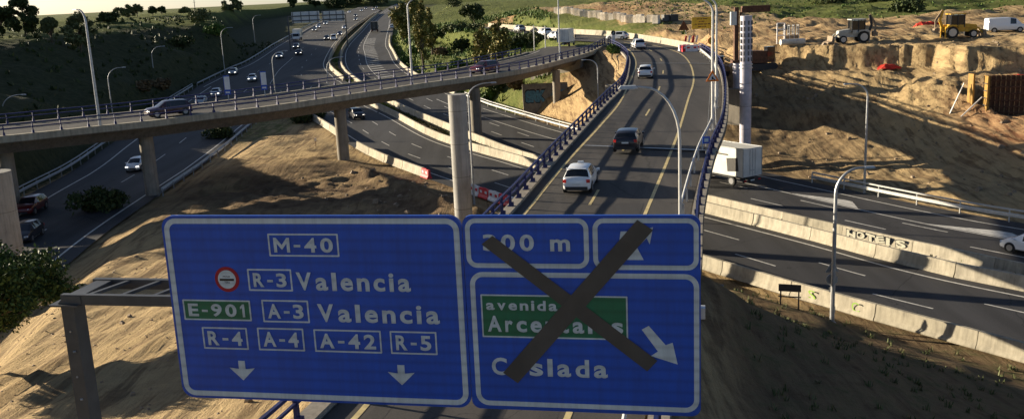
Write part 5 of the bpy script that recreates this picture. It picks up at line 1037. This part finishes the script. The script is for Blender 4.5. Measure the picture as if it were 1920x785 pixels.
def clothpile(label, px_, py_, Y, s):
    x, y, _ = atY(px_, py_, Y); q = MB(); n = 16; vs = [(0, 0, .45*s)]; r2 = random.Random(px_)
    for j, (rr_, hh) in enumerate(((.5, .4), (.8, .22), (1.0, -.1))):
        for k in range(n): a = 2*math.pi*k/n; q_ = rr_*s*(1+r2.uniform(-.25, .25)); vs.append((q_*1.5*math.cos(a), q_*math.sin(a), (hh+r2.uniform(-.12, .12))*s))
    fs = [(0, 1+k, 1+(k+1) % n) for k in range(n)]+[(1+j*n+k, 1+(j+1)*n+k, 1+(j+1)*n+(k+1) % n, 1+j*n+(k+1) % n) for j in range(2) for k in range(n)]
    o = q.add(vs, fs).build('plastic_sheet', 'red_cloth', None, False, (x, y, gh(x, y))); tag(o, label, 'tarpaulin')
clothpile('crumpled red sheet lying on the berm below the machines', 1665, 122, 116.5, .95); clothpile('red sheet hanging above the formwork wall at the right edge', 1912, 135, 103, .8); clothpile('red sheet on the dirt left of the yellow backhoe', 1738, 55, 150, 1.3)
# dark excavation plant behind the banded column
p = atY(1416, 88, 125); t = thing('drilling_rig', 'dark drilling machine parked behind the banded column', 'drilling rig', (p[0], p[1], gh(p[0], p[1])), rad(15))
MB().prism([(-2.2, 0), (2.2, 0), (2.6, .4), (2.2, .85), (-2.2, .85), (-2.6, .4)], -1.4, -.8).build('track', 'plastic_dark', t); MB().prism([(-2.2, 0), (2.2, 0), (2.6, .4), (2.2, .85), (-2.2, .85), (-2.6, .4)], .8, 1.4).build('track', 'plastic_dark', t)
MB().prism([(-2.4, .95), (2.0, .95), (2.2, 1.6), (1.4, 2.4), (-2.1, 2.6), (-2.5, 1.6)], -1.2, 1.2).build('engine_house', 'rust', t); MB().box((1.6, -.8, 2.2), (1.1, .9, 1.5)).build('cab', 'glass', t)
p = atY(1352, 95, 128); t = thing('small_excavator', 'small dark machine with hoses beside the round orange sign', 'excavator', (p[0], p[1], gh(p[0], p[1])), rad(-20))
MB().box((0, 0, .35), (2.2, 1.7, .6)).build('tracks', 'plastic_dark', t); MB().prism([(-1.2, .7), (1.0, .7), (1.1, 1.3), (.3, 1.6), (-1.1, 1.6)], -.8, .8).build('body', 'mud_metal', t); MB().box((-.1, 0, 2.1), (1.0, 1.1, 1.1)).build('cab', 'glass', t)
MB().bar((1.0, 0, 1.2), (2.2, 0, 2.6), .2, .25).bar((2.2, 0, 2.6), (3.0, 0, 1.0), .16, .2).build('boom', 'barrier_white', t)
# loose stones on the dirt (countable larger ones kept as ground litter)
q = MB()
for k in range(900):
    if k >= 420: x = rng.uniform(-30, -6); y = rng.uniform(24, 80)
    elif k < 240: x = rng.uniform(29, 62); y = rng.uniform(72, 128)
    else: x = rng.uniform(-26, -2); y = rng.uniform(62, 104)
    if k >= 420:
        s = rng.uniform(.03, .11) if rng.random() < .93 else .2
        q.box((x, y, gh(x, y)+s*.2), (s*1.4, s, s*.8), rng.uniform(0, 3), rng.uniform(-.4, .4), rng.uniform(-.4, .4), .7); continue
    if x < -2 and abs(x-(-16.5+(105-y)*.5)) > 9: continue
    hwx = np.interp(y, [67, 78, 99, 123], [41.5, 35, 24.5, 12])
    if x > 0 and x < hwx+2.5: continue
    s = rng.uniform(.06, .28) if rng.random() < .85 else rng.uniform(.25, .5); q.box((x, y, gh(x, y)+s*.2), (s*1.3, s, s*.8), rng.uniform(0, 3), rng.uniform(-.4, .4), rng.uniform(-.4, .4), .7)
tag(q.build('loose_stones', 'mud_metal'), kind='stuff')
# rows of palletised blocks on the bank
base = np.array([ground_at(px_, py_, 200)[:2] for px_, py_ in ((1042, 25), (1080, 29), (1120, 33), (1160, 37), (1200, 42), (1232, 45))])
S_, _ = cutlen(base, 1.55); bm = {}
for j in range(3):
    q = MB(); hh = 1.25+.15*j
    for a in range(2):
        for b in range(2): q.box((-.32+a*.64, -.3+b*.6, hh/2+.1), (.6, .56, hh-.04*(a+b)))
    q.box((0, 0, .05), (1.25, 1.2, .1)); bm[j] = q.mesh('pallet_of_blocks', 'block_cream')
for i, p in enumerate(S_):
    if rng.random() < .06: continue
    o = bpy.data.objects.new('block_pallet', bm[i % 3]); C.objects.link(o); o.location = (p[0]+rng.uniform(-.2, .2), p[1]+rng.uniform(-.4, .4), gh(p[0], p[1])-.05); o.rotation_euler = (0, 0, rng.uniform(-.2, .2)-.5)
    tag(o, 'cream stack of paving blocks in the long row on the dirt bank', 'block stack', 'row of block stacks on the bank')
for px_, py_, l_ in ((1250, 38, 'grey site hut left of the pair of containers at the end of the block row'), (1262, 37, 'green topped container at the end of the block row')):
    x, y, _ = ground_at(px_, py_+3, 190); t = thing('site_container', l_, 'container', (x, y, gh(x, y)), .3); MB().box((0, 0, .6), (1.7, 1.2, 1.2)).build('body', 'gantry_grey' if px_ == 1250 else 'trim_dark', t); MB().box((0, 0, 1.24), (1.8, 1.3, .08)).build('roof', 'steel_dark', t)
# ------------------------------------------------------------------ slope paving with graffiti, under the flyover
def drape(px_py, z_guess, off): 
    out = []
    for (a, b), zg in zip(px_py, z_guess): out.append(atz(a, b, zg))
    return out
t = thing('graffiti_wall', 'leaning concrete slab wall behind the slim flyover pier sprayed with blue and black graffiti', 'wall', (6.1, 150.5, -5.6), rad(4))
MB().box((0, 0, 1.0), (7.2, .3, 6.0), rx=-.3).build('wall_face', 'concrete', t)
for i_, (s_, mm, xo, wd, hh) in enumerate((('SRK', 'graffiti_black', -3.5, 3.6, 2.3), ('SRK', 'graffiti_blue', -3.4, 3.3, 1.9), ('OZ', 'graffiti_blue', .7, 2.4, 2.0))):
    me_, _ = textmesh(s_, 'graffiti', mm, wd, hh, .004, .08, .9); o = bpy.data.objects.new('graffiti', me_); C.objects.link(o); o.parent = t; o.rotation_euler = (-.3, 0, 0); o.location = (xo+.2, -.19-.01*i_, .9+.01*i_+(.15 if i_ == 1 else 0))
# ------------------------------------------------------------------ vegetation
def leaves(n, centers, radii, size, seed, squash=1.0, surf=.55):
    r = np.random.RandomState(seed); c = np.array(centers); R_ = np.array(radii); k = r.choice(len(c), n, p=R_**2/np.sum(R_**2))
    d = r.normal(size=(n, 3)); d /= np.linalg.norm(d, axis=1)[:, None]; rr_ = R_[k]*(surf+(1-surf)*r.rand(n))*(.75+.35*r.rand(n)); P = c[k]+d*rr_[:, None]*[1, 1, squash]
    a = r.normal(size=(n, 3)); a /= np.linalg.norm(a, axis=1)[:, None]; b = np.cross(a, r.normal(size=(n, 3))); b /= np.linalg.norm(b, axis=1)[:, None]; s = size*(.6+.8*r.rand(n))[:, None]
    V = np.stack([P-a*s-b*s*.45, P+a*s*.2-b*s*.6, P+a*s+b*s*.3, P-a*s*.1+b*s*.6], 1).reshape(-1, 3); return V, [(4*i, 4*i+1, 4*i+2, 4*i+3) for i in range(n)]
def tree(name, label, cat, x, y, z, h, w_, shape='round', leaf='leaf_dark', n=1500, size=.22, seed=1, group=None, trunk=.35, lobes=14, sparse=.55, build_trunk=True):
    r = random.Random(seed); t = thing(name, label, cat, (x, y, z), 0, group); cs = []; rs = []; tb = MB()
    tb.tube([(0, 0, -.3), (.04*h*r.uniform(-1, 1), 0, h*.35), (0, .03*h*r.uniform(-1, 1), h*(.8 if shape != 'bush' else .4))], [trunk*.5, trunk*.33, trunk*.08], 8)
    for i in range(lobes):
        if shape == 'poplar':
            u = (i+.5)/lobes; cz = h*(.16+.8*u); rad_ = w_/2*(.35+.65*math.sin(math.pi*min(1, u*.9+.12)))*r.uniform(.5, 1.05); a = r.uniform(0, 6.3); d = rad_*r.uniform(.1, .65); cr = rad_*r.uniform(.4, .75)
        elif shape == 'bush':
            a = r.uniform(0, 6.3); d = w_/2*r.uniform(0, .75); cz = h*r.uniform(.25, .65)*(1-.35*d/(w_/2)); cr = w_*r.uniform(.14, .26)
        elif shape == 'full':
            a = r.uniform(0, 6.3); u = r.random(); cz = h*(.16+.74*u); d = w_/2*.78*math.sqrt(r.random())*math.sqrt(max(.05, 1-(2*u-.85)**2)); cr = w_*r.uniform(.08, .16)
        elif shape == 'pine':
            a = r.uniform(0, 6.3); d = w_/2*math.sqrt(r.random())*.88; cz = h*(.66+.24*r.uniform(-1, 1)*math.sqrt(max(.05, 1-(2*d/w_)**2))); cr = w_*r.uniform(.06, .12)
        elif shape == 'umbrella':
            a = r.uniform(0, 6.3); d = w_/2*math.sqrt(r.random())*.85; cz = h*(.72+.2*(1-(2*d/w_)**2))+r.uniform(-.1, .1)*h*.3; cr = w_*r.uniform(.10, .18)
        else:
            a = r.uniform(0, 6.3); ph = r.uniform(-.6, 1.3); d = w_/2*.7*math.cos(ph)*r.uniform(.5, 1); cz = h*.62+h*.3*math.sin(ph); cr = w_*r.uniform(.12, .22)
        c = (d*math.cos(a), d*math.sin(a), cz); cs.append(c); rs.append(cr); s = h*r.uniform(.18, .5) if shape != 'bush' else .1
        tb.tube([(0, 0, min(s, cz*.8)), (c[0]*.55, c[1]*.55, (min(s, cz*.8)+cz)/2+.02*h), c], [trunk*.2, trunk*.12, trunk*.04], 5)
    if build_trunk: tb.build('trunk', 'bark', t)
    V, Fs = leaves(n, cs, rs, size, seed, .85, sparse); m = MB(); m.add(V, Fs); me_ = bpy.data.meshes.new('crown'); me_.from_pydata(m.v, [], m.f); me_.materials.append(M[leaf]); o = bpy.data.objects.new('crown', me_); C.objects.link(o); o.parent = t; return t
# foreground pine, lower left
x, y, _ = atY(28, 520, 42); tree('pine_tree', 'dense dark green pine at the left edge beside the gantry post', 'tree', x-2.6, y, -4.2, 6.3, 9.6, 'pine', 'leaf_pine', 40000, .085, 5, trunk=.5, lobes=90, sparse=.3)
# skyline trees on the left
sk = [(45, 46, 150, 5.0, 6.4, 'full', 'leaf_dark', 'broad dark tree on the skyline at far left'), (2, 48, 148, 3.5, 3.5, 'full', 'leaf_dark', 'cropped dark tree at the top left corner'), (146, 58, 152, 6.0, 6.6, 'full', 'leaf_olive', 'tall airy tree on the skyline just left of the thick lamp post'), (92, 42, 170, 3.5, 4, 'round', 'leaf_olive', 'small thin tree between the two large skyline trees'),
 (202, 42, 240, 3.6, 5, 'bush', 'leaf_dark', 'wide dark bush on the ridge right of the thick lamp post'), (222, 35, 330, 4.2, 6, 'full', 'leaf_olive', 'round dark tree on the ridge, first right of the lamp post'), (242, 33, 330, 4.6, 6, 'full', 'leaf_olive', 'round dark tree on the ridge, second right of the lamp post'), (258, 32, 335, 4.2, 5, 'round', 'leaf_olive', 'paler round tree on the ridge right of two dark ones'), (287, 30, 345, 3.2, 4.2, 'round', 'leaf_dark', 'small lone tree in the middle of the ridge'), (304, 28, 350, 2.8, 4, 'round', 'leaf_dark', 'smaller lone tree right of the middle ridge tree'), (347, 25, 360, 2.6, 4, 'bush', 'leaf_olive', 'low bush on the ridge left of the thin mast'),
 (374, 42, 225, 3.6, 7.5, 'bush', 'leaf_olive', 'wide olive bush at the rim of the dark slope'), (438, 24, 300, 5.0, 7.5, 'full', 'leaf_olive', 'round dark tree standing alone right of the thin mast'), (406, 68, 225, 3.4, 5, 'bush', 'leaf_green', 'bright green bush catching light on the dark slope'), (548, 14, 420, 4.2, 5, 'poplar', 'leaf_dark', 'small conical tree on the ridge left of the sign frames'), (577, 12, 430, 4.6, 5, 'round', 'leaf_olive', 'thin airy tree on the ridge above the sign frames'),
 (590, 12, 520, 4, 7, 'bush', 'leaf_dark', 'low dark bush on the ridge right of the airy tree'), (652, 9, 560, 10, 24, 'bush', 'leaf_dark', 'broad dark grove right of the sign frames'), (634, 12, 540, 7, 18, 'bush', 'leaf_dark', 'dark clump just above the right sign frame'), (676, 8, 640, 11, 20, 'full', 'leaf_olive', 'rounded dark tree where the highway meets the sky'), (700, 10, 700, 11, 14, 'poplar', 'leaf_olive', 'tall slim tree at the top of the highway'), (722, 10, 700, 13, 13, 'poplar', 'leaf_olive', 'slim tree above the end of the median')]
for i, (px_, py_, Y, h_, w_, sh, lf, l_) in enumerate(sk):
    if Y < 175: k_ = 190/Y; Y *= k_; h_ *= k_; w_ *= k_; x, y, z = atY(px_, py_, Y); g_ = gh(x, y)
    else: x, y, g_ = ground_at(px_, py_, Y); k_ = y/Y; h_ *= k_; w_ *= k_; z = atY(px_, py_, y)[2]
    top = max(z, g_)+h_ if z-g_ < 3 else g_+h_+1
    tree('ridge_tree' if sh != 'bush' else 'ridge_bush', l_, 'tree' if sh != 'bush' else 'bush', x, y, g_-.2, max(2.0, top-g_), w_, sh, lf, 1800 if y > 225 else 9000, .24 if y < 225 else (.34 if y < 400 else .7), 50+i, trunk=.4, sparse=.3, lobes=16 if y > 225 else 26)
# poplars in the green triangle
pp = [(757, 95, 285, 14, 8.5, 'poplar beside the road where the hatched lane ends'), (778, 60, 350, 14, 9, 'leafy tree behind the first poplar by the hatched lane'), (796, 136, 215, 18, 5.6, 'tall thin yellowing poplar right of the flyover lamp post'), (812, 120, 235, 14, 5, 'shorter poplar just behind the tall thin one'), (905, 122, 185, 8.2, 6.4, 'loose yellow green tree left of the flyover truck'), (938, 118, 182, 9.0, 6.5, 'loose yellow green tree, taller of the pair above the flyover'), (890, 60, 300, 8, 10, 'dark leaved tree in front of the orange mounds')]
for i, (px_, py_, Y, h_, w_, l_) in enumerate(pp):
    x, y, z = atY(px_, py_, Y); g_ = gh(x, y); tree('poplar_tree', l_, 'tree', x, y, g_-.2, z+h_-g_, w_, 'poplar' if i != 6 else 'round', 'leaf_poplar' if i != 6 else 'leaf_dark', 2600, .30 if Y < 250 else .42, 80+i, trunk=.5, lobes=22, sparse=.3)
bs = [(868, 98, 225, 4.6, 5, 'leaf_dark', 'compact dark round bush in the middle of the green slope'), (845, 60, 285, 3.2, 5.5, 'leaf_olive', 'grey green bush behind the slope, left of three'), (868, 58, 285, 3.0, 5, 'leaf_olive', 'grey green bush behind the slope, middle of three'), (890, 58, 280, 3.2, 5, 'leaf_olive', 'grey green bush behind the slope, right of three'), (828, 70, 270, 3, 4, 'leaf_dark', 'dark bush at the back of the green slope near the poplars'), (826, 105, 228, 2.6, 4, 'leaf_dry', 'dry brown bush in the middle of the green slope'), (860, 128, 205, 2.2, 4.5, 'leaf_green', 'fresh green bush low behind the flyover railing'), (775, 105, 240, 3, 4.5, 'leaf_green', 'green bush hugging the road edge beside the flyover lamp'), (762, 120, 225, 2.4, 3, 'leaf_green', 'small green bush nearest the curved road edge'), (950, 95, 195, 3.4, 4.5, 'leaf_dark', 'dark bush just below the far ramp bend'), (975, 88, 190, 3.2, 4.5, 'leaf_dark', 'dark bush below the far ramp bend beside the slim poles'), (1002, 84, 186, 3, 4, 'leaf_olive', 'olive bush left of the flyover truck'), (832, 140, 200, 2.2, 5, 'leaf_green', 'spreading green bush behind the flyover railing'),
 (935, 178, 160, 3.5, 4.5, 'leaf_dark', 'dark bush right of the flyover pier on the median'), (918, 190, 160, 2.2, 3.6, 'leaf_green', 'green bush beside the yellow guardrail'), (965, 175, 158, 3.2, 3.2, 'leaf_dry', 'dry bush left of the graffiti wall'),
 (588, 226, 135, 3.0, 4.6, 'leaf_dark', 'dark bush under the flyover left of the highway pier'), (560, 232, 138, 2.2, 4.0, 'leaf_dark', 'low dark bush under the flyover at the end of the gore'), (412, 262, 118, 2.3, 4.6, 'leaf_dark', 'dark shrub on the dirt under the flyover'), (175, 400, 83, 3.2, 4.6, 'leaf_dark', 'dark shrub beside the exit road, larger one'), (215, 395, 86, 2.6, 3.6, 'leaf_dark', 'dark shrub beside the exit road, smaller right one'), (300, 165, 205, 2.5, 5, 'leaf_dry', 'dry bush at the hill foot beside the lamp post'), (268, 170, 195, 2.4, 4.6, 'leaf_dry', 'pale dry bush at the hill foot left of the lamp post'), (340, 90, 225, 3.4, 7, 'leaf_dark', 'bush on the dark slope below the ridge bushes'), (1150, 100, 152, 1.6, 2.4, 'leaf_green', 'small weeds bush in the gore between flyover and ramp'),
 (850, 14, 420, 5, 12, 'leaf_dark', 'wide dark bush behind the orange mound'), (1700, 22, 190, 2.6, 9, 'leaf_dark', 'dark bush on the green bank behind the machines'), (1560, 6, 260, 3, 12, 'leaf_dark', 'dark bush at the top edge above the pale backhoe'), (1640, 4, 270, 3, 11, 'leaf_dark', 'dark bush at the top edge right of the drilling rig')]
for i, (px_, py_, Y, h_, w_, lf, l_) in enumerate(bs):
    x, y, g_ = ground_at(px_, py_, Y); h_ *= y/Y; w_ *= y/Y; tree('shrub', l_, 'bush', x, y, g_-.1, h_, w_, 'bush', lf, 1300 if Y < 210 else 900, .2 if Y < 140 else .3, 200+i, trunk=.25, lobes=14, sparse=.35)
# a distant mast
x, y, z = atY(366, 22, 520); t = thing('radio_mast', 'thin lattice mast rising from the ridge into the pale sky', 'mast', (x, y, gh(x, y)-1)); MB().tube([(0, 0, 0), (0, 0, 17)], [.25, .08], 6).build('mast', 'steel_dark', t)
m = MB()
for z_ in (6, 10, 14): m.box((0, 0, z_), (1.6, .2, .12))
m.build('crossarm', 'steel_dark', t)
# slim poles by the flyover
for px_, Y, h_, l_ in ((1002, 176, 5.2, 'slim grey pole behind the flyover, left one of two'), (1023, 172, 4.8, 'slim grey pole behind the flyover, right one of two')):
    x, y, _ = atY(px_, 90, Y); t = MB().tube([(0, 0, 0), (0, 0, h_+2.5)], .09, 8).build('utility_pole', 'steel', None, False, (x, y, gh(x, y)-.1)); tag(t, l_, 'pole')
# low vegetation
def scatter(name, pts, mat_, size, n_each, hh, seed, label=None):
    r = np.random.RandomState(seed); V = []; 
    for (x, y) in pts:
        z = gh(x, y); k = n_each; a = r.rand(k)*6.28; rr_ = r.rand(k)*hh*.9; bx = x+np.cos(a)*rr_; by = y+np.sin(a)*rr_; l = r.normal(size=(k, 2))*hh*.35; w2 = size*(.5+r.rand(k)); pa = r.rand(k)*6.28; H_ = hh*(.5+.8*r.rand(k))
        for i in range(k):
            dx, dy = math.cos(pa[i])*w2[i], math.sin(pa[i])*w2[i]; V += [(bx[i]-dx, by[i]-dy, z-.05), (bx[i]+dx, by[i]+dy, z-.05), (bx[i]+l[i, 0]+dx*.3, by[i]+l[i, 1]+dy*.3, z+H_[i]), (bx[i]+l[i, 0]-dx*.3, by[i]+l[i, 1]-dy*.3, z+H_[i])]
    me_ = bpy.data.meshes.new(name); me_.from_pydata(V, [], [(4*i, 4*i+1, 4*i+2, 4*i+3) for i in range(len(V)//4)]); me_.materials.append(M[mat_]); o = bpy.data.objects.new(name, me_); C.objects.link(o); tag(o, kind='stuff')
r3 = np.random.RandomState(5)
def inroad(x, y):
    for L_, R_ in ((main_L, main_R), (far_L, far_R), (up_L, up_R), (ex_L, ex_R), (rp_L, rp_R)):
        yy = np.array(L_)[:, 1]
        if yy.min() < y < yy.max():
            a = np.interp(y, np.array(L_)[:, 1], np.array(L_)[:, 0]); b = np.interp(y, np.array(R_)[:, 1], np.array(R_)[:, 0])
            if a-1 < x < b+1: return True
    return False
pts = [(x, y) for x, y in zip(r3.uniform(-45, 12, 2600), r3.uniform(160, 330, 2600)) if not inroad(x, y)]
scatter('meadow_grass', pts, 'leaf_green', .16, 6, .75, 1)
pts = [(x, y) for x, y in zip(r3.uniform(-110, -58, 900), r3.uniform(110, 330, 900)) if not inroad(x, y)]
scatter('hillside_scrub', pts, 'leaf_dark', .2, 6, .6, 2)
c1 = (medn[:, None, :]+medf[None, :, :]).reshape(-1, 2)/2
mp_ = []
for i in range(0, len(medn)):
    d = np.hypot(medf[:, 0]-medn[i, 0], medf[:, 1]-medn[i, 1]); j = d.argmin()
    for _ in range(3 if medn[i, 1] < 200 else 5):
        u = r3.uniform(.25, .75); mp_.append(tuple(medn[i]*(1-u)+medf[j]*u))
scatter('median_weeds', [p for p in mp_ if p[1] > 55], 'leaf_olive', .1, 9, .5, 3)
pts = [(x, y) for x, y in zip(r3.uniform(8, 26, 420), r3.uniform(22, 58, 420)) if not inroad(x, y) and x > 8+(y-27)*.13]
scatter('slope_weeds', pts, 'leaf_olive', .03, 9, .2, 4)
pts = [(x, y) for x, y in zip(r3.uniform(30, 130, 1500), r3.uniform(172, 330, 1500))]
scatter('bank_grass', pts, 'leaf_green', .12, 8, .3, 6)
